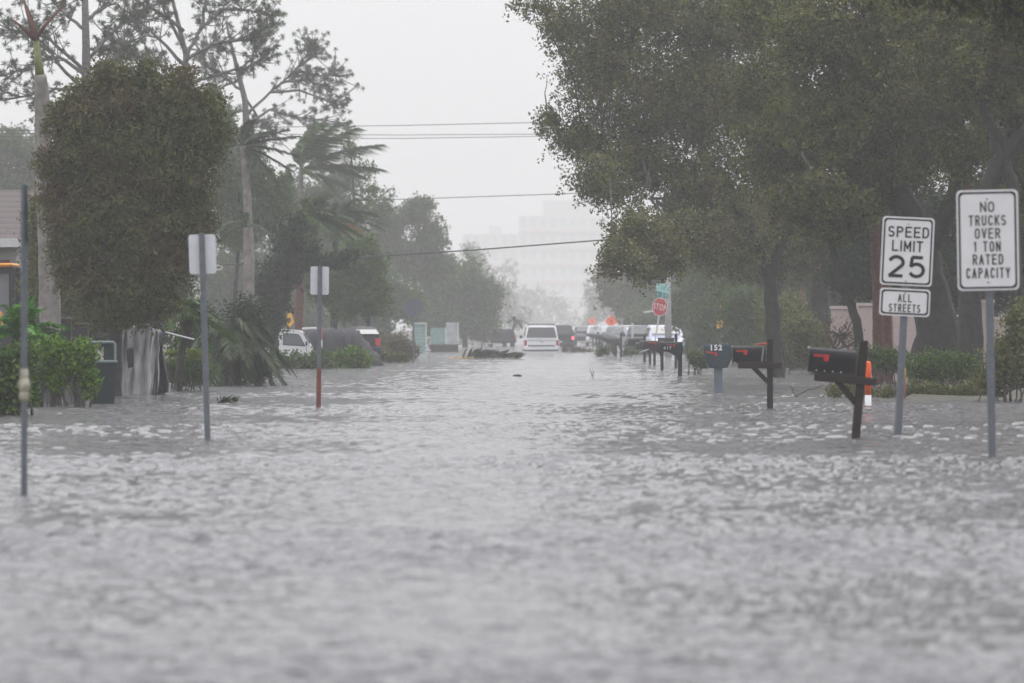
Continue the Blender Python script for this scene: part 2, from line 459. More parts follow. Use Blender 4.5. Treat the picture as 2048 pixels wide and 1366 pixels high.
def palm(name, label, d, trunk, w0, w1, fronds, leafm, barkm, seed=1, group=None, ll=0.5, lw=0.035, nl=34, rachm=None, shaft=None, cat="palm tree", wind=(0, 0, 0), droop=.3, wl=.12):
    """trunk: pixel polyline; fronds: (dx, dy, dz, length, sag[, windx])"""
    rg = rng_(seed); rnd = random.Random(seed)
    pts = [P(x, y, d) for x, y in trunk]
    org = Vector((pts[0].x, pts[0].y, min(0, pts[0].z)))
    root = thing(name, label, cat, org, group=group)
    fp = [Vector((pts[0].x, pts[0].y, -0.6))]; fr = [w0 * .55 * d / F]
    n = len(pts)
    for i in range(n - 1):
        for k in range(6):
            t = (i + k / 6) / (n - 1)
            fp.append(pts[i].lerp(pts[i + 1], k / 6)); fr.append((w0 + (w1 - w0) * t) * .5 * d / F * (1.0 + (.05 if k % 2 else 0)))
    fp.append(pts[-1]); fr.append(w1 * .5 * d / F)
    MB().tube(fp, fr, 10).build("trunk", barkm, root, org, smooth=True)
    hub = pts[-1]
    parts = []; rb = MB()
    for f in fronds:
        wv = np.array(wind, float) * f[3]
        V, Fc, path = frond_np(rg, hub, f[:3], f[3], f[4], wv, nl, ll * f[3] / 2.2, lw, side_droop=droop, wl=wl)
        parts.append((V, Fc)); rb.tube(path, [.03, .028, .025, .022, .018, .014, .01, .007, .004], 5)
    V, Fc = join_np(parts)
    link("crown", np_mesh("crown", V - np.array(org), Fc), leafm, root)
    rb.build("frond_stalk", rachm or leafm, root, org)
    return root, hub

def radial_fronds(seed, n, length, sag, el0=-20, el1=75, az=None):
    rnd = random.Random(seed); out = []
    for i in range(n):
        a = R(360 * i / n + rnd.uniform(-14, 14)) if az is None else R(rnd.uniform(*az))
        e = R(rnd.uniform(el0, el1))
        out.append((math.cos(a) * math.cos(e), math.sin(a) * math.cos(e), math.sin(e), length * rnd.uniform(.8, 1.1), sag * rnd.uniform(.7, 1.3)))
    return out
# ------------------------------------------------------------------ materials
M = {}
M['bark'] = mat("bark_grey", (.07, .065, .058), .85, var=.35, scale=9, bump=.5)
M['bark_dark'] = mat("bark_dark", (.028, .025, .022), .85, var=.35, scale=8, bump=.5)
M['bark_red'] = mat("bark_red_brown", (.11, .05, .036), .85, var=.3, scale=12, bump=.5)
M['bark_palm'] = mat("bark_pale_palm", (.20, .18, .165), .8, var=.3, scale=5, bump=.3)
M['bark_pine'] = mat("bark_pine", (.13, .12, .115), .85, var=.3, scale=10, bump=.4)
M['steel'] = mat("galvanised_steel", (.13, .145, .16), .6, metal=.2, var=.12, scale=20)
M['alu'] = mat("sign_back_aluminium", (.62, .63, .66), .5, metal=.1, var=.05, scale=10)
M['sign_white'] = mat("sign_white_sheeting", (.70, .69, .69), .45, var=.03, scale=6)
M['sign_black'] = mat("sign_black_ink", (.012, .012, .013), .5)
M['sign_red'] = mat("sign_red_sheeting", (.42, .02, .035), .4, var=.08)
M['sign_green'] = mat("sign_green_sheeting", (.02, .16, .13), .4, var=.08)
M['sign_teal'] = mat("sign_pale_teal", (.34, .62, .58), .4, var=.08)
M['sign_yellow'] = mat("sign_yellow_sheeting", (.80, .40, .02), .4, var=.08)
M['sign_orange'] = mat("sign_fluorescent_orange", (1.0, .16, .05), .4, var=.06)
M['orange'] = mat("marker_orange", (.85, .12, .02), .45, var=.08)
M['white_plastic'] = mat("white_plastic", (.75, .75, .75), .4, var=.05)
M['rust'] = mat("rusty_steel", (.17, .055, .04), .75, var=.3, scale=14)
M['wood_dark'] = mat("dark_stained_wood", (.020, .012, .011), .7, var=.3, scale=9, bump=.2)
M['black_paint'] = mat("black_enamel", (.010, .010, .012), .5, var=.2, scale=8, spec=.22)
M['flag_red'] = mat("flag_red", (.42, .03, .025), .5, var=.08)
M['green_plastic'] = mat("dark_green_plastic", (.03, .052, .06), .55, var=.12, scale=7, spec=.25)
M['grey_plastic'] = mat("blue_grey_post", (.12, .155, .175), .5, var=.08)
M['black_green'] = mat("black_green_plastic", (.014, .024, .026), .5, var=.12, spec=.25)
M['concrete'] = mat("pale_concrete", (.42, .42, .42), .8, var=.12, scale=5)
M['stucco'] = mat("pinkish_stucco", (.50, .415, .395), .85, var=.06, scale=14, bump=.15)
M['stucco_cap'] = mat("stucco_cap", (.55, .47, .44), .85, var=.05, scale=10)
M['building'] = mat("building_cream", (.60, .575, .55), .85, var=.05, scale=.2)
M['building_dark'] = mat("building_window", (.44, .43, .43), .25, var=.1)
M['rail'] = mat("building_rail", (.62, .46, .44), .7, var=.05)
M['wall_grey'] = mat("grey_render", (.34, .33, .32), .85, var=.06, scale=3)
M['fascia'] = mat("fascia_white", (.5, .5, .5), .6, var=.05)
M['white_car'] = mat("white_car_paint", (.78, .79, .80), .22, var=.02, scale=3)
M['silver_car'] = mat("silver_car_paint", (.32, .34, .37), .28, metal=.4, var=.03)
M['dark_car'] = mat("dark_car_paint", (.030, .034, .042), .5, var=.05, spec=.25)
M['pale_car'] = mat("pale_blue_car_paint", (.55, .60, .70), .25, var=.03)
M['glass'] = mat("tinted_glass", (.02, .022, .025), .08, var=.05, spec=.6)
M['glass_clear'] = mat("car_glass_pale", (.16, .17, .18), .08, var=.05, spec=.6)
M['tyre'] = mat("tyre_rubber", (.02, .02, .02), .8, var=.1)
M['rim'] = mat("wheel_rim", (.4, .4, .42), .35, metal=.7)
M['lamp_red'] = mat("red_lens", (.30, .02, .02), .25, var=.05)
M['lamp_lit'] = mat("red_lens_lit", (.8, .05, .05), .3, emit=(1, .08, .10, 3.0))
M['trim_black'] = mat("black_trim", (.02, .02, .022), .5, var=.1)
M['chrome'] = mat("bright_trim", (.55, .55, .56), .25, metal=.8)
M['plate'] = mat("number_plate", (.6, .6, .62), .5)
M['tarp'] = mat("dark_grey_tarpaulin", (.028, .028, .033), .7, var=.25, scale=4, bump=.3, spec=.25)
M['sheet'] = mat("weathered_grey_sheeting", (.42, .425, .43), .75, var=.2, scale=3, bump=.2)
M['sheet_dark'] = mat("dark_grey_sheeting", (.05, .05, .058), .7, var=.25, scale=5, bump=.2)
M['bin'] = mat("bin_dark_green", (.007, .018, .017), .65, var=.15)
M['bin_edge'] = mat("bin_edge_pale", (.16, .20, .20), .5, var=.1)
M['teal_panel'] = mat("pale_green_panel", (.20, .34, .30), .5, var=.15, scale=4)
M['teal_trim'] = mat("pale_panel_trim", (.55, .66, .62), .5, var=.1)
M['machine_yellow'] = mat("machine_yellow", (.75, .30, .03), .4, var=.1)
M['frond_stem'] = mat("frond_stem_yellow", (.42, .28, .10), .6, var=.2)
M['twig'] = mat("bare_twig", (.09, .075, .06), .85, var=.3)
M['cable'] = mat("power_cable", (.05, .05, .05), .6)
M['fence_wood'] = mat("weathered_fence_wood", (.10, .095, .09), .85, var=.3, scale=6)
M['porcelain'] = mat("pale_porcelain", (.6, .58, .5), .4, var=.1)
M['coupling'] = mat("pale_yellow_reflective_wrap", (.36, .34, .26), .6, var=.35, scale=18)

M['oak'] = leaf_mat("oak_leaves", [(.022, .030, .012), (.048, .058, .022), (.085, .098, .036), (.036, .046, .020), (.14, .15, .07), (.10, .075, .04)], patch=(.066, .06, .036, .9), fresh=(.16, .165, .05, 2.2))
M['oak_near'] = leaf_mat("oak_leaves_near", [(.018, .026, .009), (.042, .054, .018), (.080, .095, .028), (.030, .040, .015), (.13, .14, .055), (.09, .066, .03)], patch=(.058, .052, .028, .8), fresh=(.14, .155, .035, 2.6))
M['oak_pale'] = leaf_mat("oak_leaves_pale", [(.045, .055, .03), (.075, .09, .045), (.11, .12, .06), (.06, .07, .04)])
M['grey_brown'] = leaf_mat("bush_leaves_grey_brown", [(.035, .045, .018), (.06, .068, .028), (.075, .085, .03), (.045, .055, .024), (.12, .13, .055)], patch=(.10, .066, .046, .9), fresh=(.13, .14, .05, 2.0))
M['green'] = leaf_mat("green_leaves", [(.035, .06, .022), (.055, .09, .03), (.08, .12, .04), (.045, .07, .03)])
M['bright'] = leaf_mat("bright_green_leaves", [(.042, .085, .018), (.08, .145, .028), (.13, .19, .045), (.055, .10, .025), (.05, .08, .025)])
M['yellow_green'] = leaf_mat("yellow_green_leaves", [(.10, .13, .03), (.16, .19, .05), (.12, .15, .05), (.08, .10, .04)])
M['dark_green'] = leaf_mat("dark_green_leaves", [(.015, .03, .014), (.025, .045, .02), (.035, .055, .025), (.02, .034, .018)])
M['vine'] = leaf_mat("vine_leaves", [(.018, .034, .016), (.03, .05, .022), (.045, .065, .03), (.022, .036, .018)])
M['mid_green'] = leaf_mat("mid_green_leaves", [(.04, .06, .028), (.06, .085, .04), (.085, .11, .05), (.05, .07, .034)])
M['olive'] = leaf_mat("olive_leaves", [(.06, .072, .03), (.09, .10, .045), (.12, .125, .06), (.07, .08, .04), (.10, .085, .05)])
M['needle'] = leaf_mat("pine_needles", [(.028, .045, .022), (.045, .065, .032), (.06, .08, .04)], trans=.1)
M['frond'] = leaf_mat("palm_leaflets", [(.035, .06, .022), (.055, .09, .03), (.08, .12, .045)])
M['frond_bright'] = leaf_mat("bright_palm_leaflets", [(.04, .10, .015), (.06, .15, .022), (.095, .20, .035)])
M['frond_grey'] = leaf_mat("grey_palm_leaflets", [(.035, .05, .03), (.05, .068, .04), (.07, .085, .05)])
M['frond_dead'] = leaf_mat("dead_palm_leaflets", [(.20, .12, .05), (.28, .17, .08), (.16, .10, .05)])
M['frond_dark'] = leaf_mat("wet_dark_leaflets", [(.02, .03, .018), (.035, .045, .028), (.05, .06, .04)])
M['brush'] = leaf_mat("storm_brush_leaves", [(.06, .055, .035), (.09, .08, .05), (.12, .10, .065), (.06, .07, .035), (.14, .10, .07)])

# ------------------------------------------------------------------ ground and road
def ground_z(x, y):
    z = np.full(np.broadcast(x, y).shape, -0.40)
    ramp = np.clip((y - 430) / 50.0, 0, 1) * 0.41 + np.clip(y - 480, 0, None) * 0.00062
    def ss(t): t = np.clip(t, 0, 1); return t * t * (3 - 2 * t)
    le = np.where(y < 130, -9.5, -10.5)
    left = ss((le - x) / 2.0) * 0.55
    re = np.interp(y, [0, 101, 104, 113, 117, 185, 195, 260, 300], [11, 9.5, 5.6, 5.6, 7.4, 7.4, 5.6, 5.6, 6.5])
    right = ss((x - re) / 0.9) * 0.43 + np.clip((x - re - 1) / 6, 0, 1) * .15
    return z + np.maximum(ramp, np.maximum(left, right)) + .05 * np.sin(x * 1.3 + y * .21) * np.sin(y * .37 + x * .5) * (np.maximum(left, right) > .1)

gx = np.concatenate([np.linspace(-300, -30, 16), np.linspace(-28, 28, 113), np.linspace(30, 300, 16)])
gy = np.concatenate([np.linspace(-30, 50, 12), np.linspace(54, 220, 126), np.linspace(225, 500, 60), np.linspace(515, 2790, 66)])
GX, GY = np.meshgrid(gx, gy)
GZ = ground_z(GX, GY)
gV = np.stack([GX, GY, GZ], -1).reshape(-1, 3)
nx, ny = len(gx), len(gy)
ii = (np.arange(ny - 1)[:, None] * nx + np.arange(nx - 1)[None, :]).ravel()
gm = mat("wet_lawn_and_mud", (.05, .06, .028), .8, var=.3, scale=1.2, bump=.4, col2=(.085, .075, .05))
tag(link("ground", np_mesh("ground", gV, np.stack([ii, ii + 1, ii + nx + 1, ii + nx], 1)), gm), kind="structure")

ry = np.linspace(-30, 2786, 700)
rx = np.array([-3.1, 3.1])
RX, RY = np.meshgrid(rx, ry)
rV = np.stack([RX, RY, ground_z(np.zeros_like(RX), RY) + .012], -1).reshape(-1, 3)
i2 = np.arange(len(ry) - 1) * 2
tag(link("road", np_mesh("road", rV, np.stack([i2, i2 + 1, i2 + 3, i2 + 2], 1)), mat("wet_asphalt", (.16, .155, .15), .45, var=.15, scale=.8)), kind="structure")

# ------------------------------------------------------------------ flood water
wr = rng_(5)
rows = [8.0]
while rows[-1] < 500: rows.append(rows[-1] * 1.0029)
rows = np.array([-28.0, -10.0, 0.0, 5.0] + rows)
u = np.concatenate([np.linspace(-1, -.02, 22)[:-1] - 0, np.zeros(0)])
core = np.linspace(-1, 1, 481)
out_r = np.array([1.06, 1.15, 1.3, 1.5, 1.8, 2.3, 3.0, 4.0, 6.0])
cols = np.concatenate([-out_r[::-1], core, out_r])
half = 1.2 + 0.1 * np.clip(rows, 4, None)
WX = cols[None, :] * half[:, None]
WX[:, 0] = -70; WX[:, -1] = 70
WY = np.repeat(rows[:, None], len(cols), 1)
WZ = np.zeros_like(WX)
dy = np.gradient(rows)[:, None]
gust = np.zeros_like(WX)
for k in range(9):
    lam = wr.uniform(5, 22); th = R(wr.uniform(60, 120)); ph = wr.uniform(0, 6.28)
    gust += np.sin((WX * math.cos(th) * .45 + WY * math.sin(th)) * 6.283 / lam + ph)
gust = np.clip(1 + 0.2 * gust, .55, 1.55)
for k in range(170):
    lam = math.exp(wr.uniform(math.log(.05), math.log(.65)))
    th = R(84 + wr.normal(0, 32)); ph = wr.uniform(0, 6.28)
    amp = 0.0013 * (lam / .25) ** (.72 if lam < .25 else .05)
    att = np.clip((lam / dy - .1) / .8, 0, 1)
    wob = .6 * np.sin(WX * wr.uniform(.1, .5) + WY * wr.uniform(.05, .3) + ph * 2)
    WZ += amp * att * gust * np.sin((WX * math.cos(th) + WY * math.sin(th)) * 6.283 / lam + ph + wob)
nc = len(cols); nr = len(rows)
ii = (np.arange(nr - 1)[:, None] * nc + np.arange(nc - 1)[None, :]).ravel()
wme = np_mesh("water", np.stack([WX, WY, WZ], -1).reshape(-1, 3), np.stack([ii, ii + 1, ii + nc + 1, ii + nc], 1))
wm = bpy.data.materials.new("flood_water"); wm.use_nodes = True
t = wm.node_tree; b = t.nodes["Principled BSDF"]
b.inputs['Base Color'].default_value = (.062, .058, .063, 1)
b.inputs['Roughness'].default_value = .035
b.inputs['IOR'].default_value = 1.45
tcn = t.nodes.new("ShaderNodeTexCoord")
mp = t.nodes.new("ShaderNodeMapping"); mp.inputs['Scale'].default_value = (1.0, 1.5, 1.0)
t.links.new(tcn.outputs['Object'], mp.inputs[0])
n1 = t.nodes.new("ShaderNodeTexNoise"); n1.inputs['Scale'].default_value = 3.6; n1.inputs['Detail'].default_value = 6; n1.inputs['Roughness'].default_value = .6
n2 = t.nodes.new("ShaderNodeTexNoise"); n2.inputs['Scale'].default_value = .9; n2.inputs['Detail'].default_value = 4
t.links.new(mp.outputs[0], n1.inputs['Vector']); t.links.new(mp.outputs[0], n2.inputs['Vector'])
b1 = t.nodes.new("ShaderNodeBump"); b1.inputs['Strength'].default_value = 1.0; b1.inputs['Distance'].default_value = .10
b2 = t.nodes.new("ShaderNodeBump"); b2.inputs['Strength'].default_value = 1.0; b2.inputs['Distance'].default_value = .12
t.links.new(n1.outputs['Fac'], b1.inputs['Height']); t.links.new(n2.outputs['Fac'], b2.inputs['Height'])
t.links.new(b2.outputs[0], b1.inputs['Normal']); t.links.new(b1.outputs[0], b.inputs['Normal'])
wo_ = link("water", wme, wm, smooth=True)
tag(wo_, kind="structure")

# ------------------------------------------------------------------ far buildings
def block(mb, px0, px1, pyt, d, depth, zb=0.0):
    a = P(px0, pyt, d); c = P(px1, pyt, d)
    mb.box(((a.x + c.x) / 2, d + depth / 2, (a.z + zb) / 2), (c.x - a.x, depth, a.z - zb))
    return a.x, c.x, a.z

def tower(name, label, d, blocks, floors, depth, seed):
    base = P((blocks[0][0] + blocks[0][1]) / 2, 659, d); base.z = 0
    root = thing(name, label, "building", base)
    mb = MB()
    for i, (x0, x1, yt) in enumerate(blocks): block(mb, x0, x1, yt, d + 2.1 * i * (1 if i else 0), depth - 4.3 * i)
    mb.build("wall", M['building'], root, base)
    x0, x1, zt = P(blocks[0][0], 0, d).x, P(blocks[0][1], 0, d).x, P(0, blocks[0][2], d).z
    fh = zt / floors; nb = max(3, int((x1 - x0) / 3.6)); bw = (x1 - x0) / nb
    for k in range(floors):
        rb = MB(); rb.box(((x0 + x1) / 2, d - .55, k * fh + .5), (x1 - x0 - .8, 1.0, .95)); rb.build("balcony", M['rail'], root, base)
        for j in range(nb):
            wb = MB(); wb.box((x0 + bw * (j + .5), d - .02, k * fh + fh * .62), (bw * .55, .1, fh * .5)); wb.build("window", M['building_dark'], root, base)
    return root

tower("apartment_tower", "tall pale apartment tower fading into the mist with a raised roof block", 2300, [(1037, 1215, 432), (1086, 1182, 401)], 7, 18, 1)
tower("apartment_block", "lower pale apartment wing with a small stair turret fading into the mist", 2340, [(925, 1036, 468), (978, 1003, 452)], 6, 16, 2)

# house at the left edge
hd = 150.0
hb = P(-90, 659, hd); hb.z = 0
house = thing("house", "grey house with a brown tiled roof beyond the digger", "house", hb)
x0, x1 = P(-330, 0, hd).x, P(32, 0, hd).x
ze = P(0, 478, hd).z
MB().box(((x0 + x1) / 2, hd + 4, ze / 2 - .2), (x1 - x0, 8, ze + .4)).build("wall", M['wall_grey'], house, hb)
rm = bpy.data.materials.new("brown_roof_tile"); rm.use_nodes = True
t = rm.node_tree; b = t.nodes["Principled BSDF"]; b.inputs['Roughness'].default_value = .75
tcn = t.nodes.new("ShaderNodeTexCoord"); wv = t.nodes.new("ShaderNodeTexWave"); wv.bands_direction = 'Z'; wv.wave_profile = 'SAW'
wv.inputs['Scale'].default_value = 2.2; wv.inputs['Distortion'].default_value = .3
t.links.new(tcn.outputs['Object'], wv.inputs['Vector'])
rp = t.nodes.new("ShaderNodeValToRGB"); rp.color_ramp.elements[0].color = (.045, .035, .032, 1); rp.color_ramp.elements[1].color = (.11, .085, .078, 1)
t.links.new(wv.outputs['Fac'], rp.inputs[0]); t.links.new(rp.outputs[0], b.inputs['Base Color'])
rb = MB(); zr = P(0, 372, hd).z
rb.add([(x0 - .3, hd - .6, ze), (x1 + .3, hd - .6, ze), (x1 + .3, hd + 8.6, ze), (x0 - .3, hd + 8.6, ze), (x0 + 1, hd + 4, zr), (x1 + .1, hd + 4, zr),
        (x0 - .3, hd - .6, ze - .12), (x1 + .3, hd - .6, ze - .12), (x1 + .3, hd + 8.6, ze - .12), (x0 - .3, hd + 8.6, ze - .12)],
       [(0, 1, 5, 4), (1, 2, 5), (2, 3, 4, 5), (3, 0, 4), (9, 8, 7, 6), (0, 6, 7, 1), (1, 7, 8, 2), (2, 8, 9, 3), (3, 9, 6, 0)])
rb.build("roof", rm, house, hb)
MB().box(((x0 + x1) / 2, hd - .7, ze - .1), (x1 - x0 + .6, .06, .22)).build("fascia", M['fascia'], house, hb)
a = P(-60, 520, hd); c = P(20, 600, hd)
wf = MB().box(((a.x + c.x) / 2, hd - .03, (a.z + c.z) / 2), (c.x - a.x, .08, a.z - c.z)).build("window", M['rust'], house, hb)
MB().box(((a.x + c.x) / 2, hd - .09, (a.z + c.z) / 2), (c.x - a.x - .14, .04, a.z - c.z - .14)).build("pane", M['glass'], wf, hb)

# garden wall with pillars on the right
wd = 137.0
wb_ = P(1740, 659, wd); wb_.z = 0
gw = thing("garden_wall", "pinkish rendered garden wall with square pillars under the trees", "wall", wb_)
ztop = P(0, 640, wd).z
for (p0, p1, yt, off) in ((1662, 1718, 618, .6), (1716, 1744, 612, 0), (1786, 1834, 606, 0), (1744, 1786, 640, .5), (1960, 1985, 606, -8), (1985, 2070, 640, -7.5)):
    a = P(p0, yt, wd + off); c = P(p1, yt, wd + off)
    pil = (p1 - p0) < 52
    pm = MB().box(((a.x + c.x) / 2, wd + off, a.z / 2), (c.x - a.x, .45 if pil else .2, a.z)).build("pillar" if pil else "panel", M['stucco'], gw, wb_)
    MB().box(((a.x + c.x) / 2, wd + off, a.z + .035), (c.x - a.x + .05, .52 if pil else .27, .07)).build("coping", M['stucco_cap'], pm, wb_)

# ------------------------------------------------------------------ trees on the right
T = M['bark_dark']
tree("oak_tree", "broad oak reaching over the street with its low branch tips above the stop sign", "tree", 150,
     [([(1552, 735), (1546, 640), (1540, 560), (1510, 470), (1450, 380), (1400, 300)], 34, 16), ([(1540, 560), (1580, 440), (1600, 300)], 22, 12), ([(1450, 380), (1330, 330), (1200, 300)], 13, 6)],
     [(1160, 275, 70, 60), (1190, 130, 90, 110), (1260, 20, 150, 90), (1310, 190, 150, 140), (1200, 365, 70, 55, -4), (1265, 330, 110, 100), (1280, 470, 90, 60, -8), (1240, 520, 52, 48, -10),
      (1330, 520, 50, 45, -8), (1400, 380, 130, 110), (1440, 200, 150, 150), (1430, 40, 160, 110), (1390, 470, 90, 60, -4), (1065, 15, 62, 22, -3), (1120, 60, 50, 50), (1290, 545, 26, 26, -10), (1480, 480, 100, 70), (1095, 240, 34, 26)],
     170000, .092, .05, M['oak'], T, seed=11, spread=.14, twigs=130, droop=.35)
tree("oak_tree", "dark thick trunked oak behind the speed limit sign", "tree", 127,
     [([(1870, 760), (1872, 640), (1850, 520), (1800, 400), (1740, 300), (1690, 200)], 100, 26), ([(1850, 520), (1905, 400), (1930, 260)], 40, 18), ([(1800, 400), (1690, 330), (1600, 290)], 26, 10)],
     [(1540, 190, 110, 110, 6), (1560, 330, 110, 90, 4), (1650, 90, 150, 110), (1680, 250, 140, 110), (1790, 160, 150, 130), (1620, 410, 110, 60, -3), (1720, 390, 100, 55, 2), (1830, 310, 110, 90, 3), (1560, 30, 130, 80, 5), (1800, 10, 180, 80), (1680, 450, 70, 35, -3), (1600, 260, 120, 100, 3), (1740, 330, 110, 80), (1850, 220, 110, 90, 3)],
     165000, .095, .05, M['oak_near'], T, seed=12, spread=.13, twigs=110, droop=.3, gap=.5)
tree("oak_tree", "dark oak at the right edge with a pale bare limb above the no trucks sign", "tree", 119,
     [([(1945, 790), (1940, 640), (1935, 520), (1990, 330), (2060, 250)], 56, 24), ([(2030, 790), (2034, 600), (2026, 380), (1990, 270), (1960, 210)], 32, 16)],
     [(1950, 120, 150, 120), (2060, 60, 150, 130), (2080, 230, 120, 110, 2), (1940, 300, 90, 70, 5), (2100, 400, 90, 90, 4), (1880, 30, 130, 80, 1), (1990, 420, 70, 40, 8), (1900, 180, 110, 90, 5), (2000, 200, 100, 90, 6), (2040, 330, 80, 80, 7)],
     120000, .09, .048, M['oak_near'], T, seed=13, spread=.12, twigs=80, droop=.3, gap=.5)
tree("oak_tree", "oak with a wide leaning dark trunk standing behind the second mailbox", "tree", 170,
     [([(1640, 740), (1640, 660), (1642, 560), (1636, 500), (1596, 455), (1560, 420)], 46, 14), ([(1642, 560), (1660, 470), (1700, 380)], 24, 14)],
     [(1560, 440, 90, 60), (1650, 420, 90, 60), (1740, 440, 90, 60), (1500, 440, 70, 60), (1600, 510, 70, 40), (1700, 510, 70, 40), (1450, 500, 70, 50), (1530, 520, 60, 40)],
     52000, .13, .07, M['oak'], T, seed=14, spread=.17, twigs=60, droop=.3)
tree("oak_tree", "slender curved dark trunk leaning beside the pinkish wall", "tree", 124,
     [([(1718, 740), (1717, 670), (1703, 612), (1678, 560), (1664, 490), (1650, 420)], 21, 12)],
     [(1640, 400, 70, 40), (1690, 420, 60, 40)], 9000, .12, .065, M['oak_near'], T, seed=15, spread=.15, twigs=20)
tree("oak_tree", "oak standing in shade with two thin grey trunks between the mailboxes and the wall", "tree", 205,
     [([(1545, 720), (1548, 600), (1540, 540), (1528, 480)], 24, 16), ([(1548, 600), (1580, 520), (1600, 460)], 14, 10)],
     [(1470, 470, 80, 60), (1540, 480, 80, 50), (1420, 510, 70, 40), (1600, 540, 50, 40), (1490, 540, 60, 30)],
     26000, .15, .08, M['oak_pale'], T, seed=16, spread=.2, twigs=40)

def bare_palm(name, label, d, pl, w0, w1, m, seed, crown):
    rg = rng_(seed)
    return palm(name, label, d, pl, w0, w1, crown, M['frond_grey'], m, seed=seed, lw=.04, nl=26)
tree("oak_tree", "added oak mostly out of view whose dark boughs reach the top right corner", "tree", 82,  # added mostly out of view so its crown darkens the water, signs and mailboxes
     [([(2230, 850), (2230, 600), (2210, 300), (2150, 50)], 90, 40), ([(2210, 300), (2100, 100), (1950, -60)], 40, 16)],
     [(1800, -90, 170, 110), (1980, -60, 170, 120), (2150, -40, 170, 150), (1900, -220, 220, 120), (2120, -230, 220, 140), (2240, 130, 150, 150), (1690, -160, 150, 90, 4), (2080, 40, 90, 70), (1560, -190, 130, 80, 6)],
     70000, .09, .05, M['oak_near'], T, seed=18, spread=.13, twigs=60, droop=.3, gap=.5)
tree("tree", "mid green tree filling the gap between the big barrel tree and the wind bent palm", "tree", 214, [([(470, 700), (472, 560), (480, 440)], 10, 6)],
     [(450, 380, 44, 60), (445, 250, 30, 50), (420, 210, 26, 40), (510, 360, 44, 50), (540, 430, 50, 50), (470, 460, 50, 50), (505, 290, 28, 34), (560, 380, 34, 40), (440, 300, 26, 40), (600, 450, 40, 40)], 30000, .13, .065, M['mid_green'], T, seed=50, spread=.15, twigs=50, gap=.5, stray_f=.18)
bare_palm("palm_tree", "palm with a straight red brown trunk left of the speed limit sign", 131, [(1756, 740), (1755, 600), (1750, 490), (1745, 330)], 22, 17, M['bark_red'], 3, radial_fronds(3, 12, 1.0, .5, 0, 80))
bare_palm("palm_tree", "shorter red brown palm trunk behind the all streets plate", 133, [(1776, 740), (1774, 640), (1772, 520), (1768, 340)], 20, 16, M['bark_red'], 4, radial_fronds(4, 12, 1.0, .5, 0, 80))
bare_palm("palm_tree", "palm with a red brown trunk just left of the no trucks sign pole", 131, [(1944, 770), (1942, 600), (1938, 480), (1934, 300)], 24, 19, M['bark_red'], 5, radial_fronds(5, 12, 1.0, .5, 0, 80))
bare_palm("palm_tree", "slim red trunk rising behind the second mailbox", 215, [(1606, 730), (1606, 560), (1604, 480), (1602, 380)], 13, 11, M['bark_red'], 6, radial_fronds(6, 10, 1.0, .5, 0, 80))

# undergrowth on the right
bush("shrub", "pale green tangled shrub behind the green mailbox", "shrub", 240, [(1420, 640, 55, 50), (1400, 690, 40, 25), (1450, 600, 40, 50)], 9000, .16, .07, M['mid_green'], 21, spread=.14)
bush("shrub", "tall dark green shrub behind the yellow pedestrian sign", "shrub", 200, [(1490, 620, 60, 60), (1520, 690, 55, 45), (1480, 690, 40, 40)], 12000, .14, .065, M['mid_green'], 22, spread=.13)
bush("shrub", "olive shrub growing over the flooded verge behind the second mailbox", "shrub", 178, [(1570, 640, 60, 60), (1560, 710, 60, 32), (1600, 700, 40, 40)], 14000, .12, .055, M['olive'], 23, spread=.12)
bush("shrub", "green shrub in the shade left of the pinkish wall", "shrub", 160, [(1640, 700, 45, 40), (1610, 670, 40, 50), (1660, 720, 50, 22)], 11000, .11, .05, M['olive'], 24, spread=.11)
bush("shrub", "shaded shrub filling the gap between the far trunks", "shrub", 225, [(1590, 560, 80, 70), (1680, 570, 80, 80), (1520, 600, 80, 80), (1460, 560, 60, 60), (1620, 640, 80, 60)], 30000, .17, .085, M['green'], 25, spread=.18)
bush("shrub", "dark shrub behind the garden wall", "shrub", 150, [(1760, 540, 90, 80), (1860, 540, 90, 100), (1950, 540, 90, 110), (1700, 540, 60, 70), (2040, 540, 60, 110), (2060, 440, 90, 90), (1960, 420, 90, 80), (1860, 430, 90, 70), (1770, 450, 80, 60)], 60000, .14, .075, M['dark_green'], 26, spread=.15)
bush("hedge", "clipped low green hedge below the pinkish wall", "hedge", 122, [(1745, 718, 55, 22), (1780, 716, 40, 20), (1800, 725, 35, 20), (1690, 724, 45, 18)], 12000, .07, .035, M['green'], 27, spread=.06)
bush("hedge", "rounded clipped hedge behind the speed limit sign pole", "hedge", 112, [(1850, 735, 45, 32), (1900, 732, 50, 30), (1940, 740, 30, 28)], 13000, .065, .033, M['green'], 28, spread=.055)
bush("shrub", "wild bright shrub at the right edge by the no trucks sign pole", "shrub", 100, [(2010, 720, 40, 50), (2040, 650, 30, 60), (1990, 760, 40, 25), (2045, 740, 40, 40)], 9000, .08, .04, M['olive'], 29, spread=.08)
bush("fallen_branch", "leafy yellow green storm branches lying along the water edge on the right", "fallen branches", 106,
     [(1690, 785, 32, 10), (1760, 790, 50, 9), (1830, 783, 50, 13), (1900, 785, 60, 12), (1960, 775, 40, 14), (1700, 765, 22, 16)], 14000, .075, .028, M['olive'], 30, spread=.06, stems=30)
for (lab, d, pl, r) in (("long bare grey bough lying in the leaves by the no trucks sign pole", 103, [(1995, 790), (2030, 775), (2075, 768)], .045),
                     ("thin bent twig sticking out of the water right of the orange marker", 104, [(1790, 790), (1775, 762), (1755, 740), (1740, 735)], .014)):
    org = P(*pl[0], d); org.z = 0
    o = MB().tube([P(x, y, d) for x, y in pl], [r, r * .8] + [r * .5] * (len(pl) - 2), 7).build("bough", M['bark'], None, org); o.location = org
    tag(o, lab, "branch")
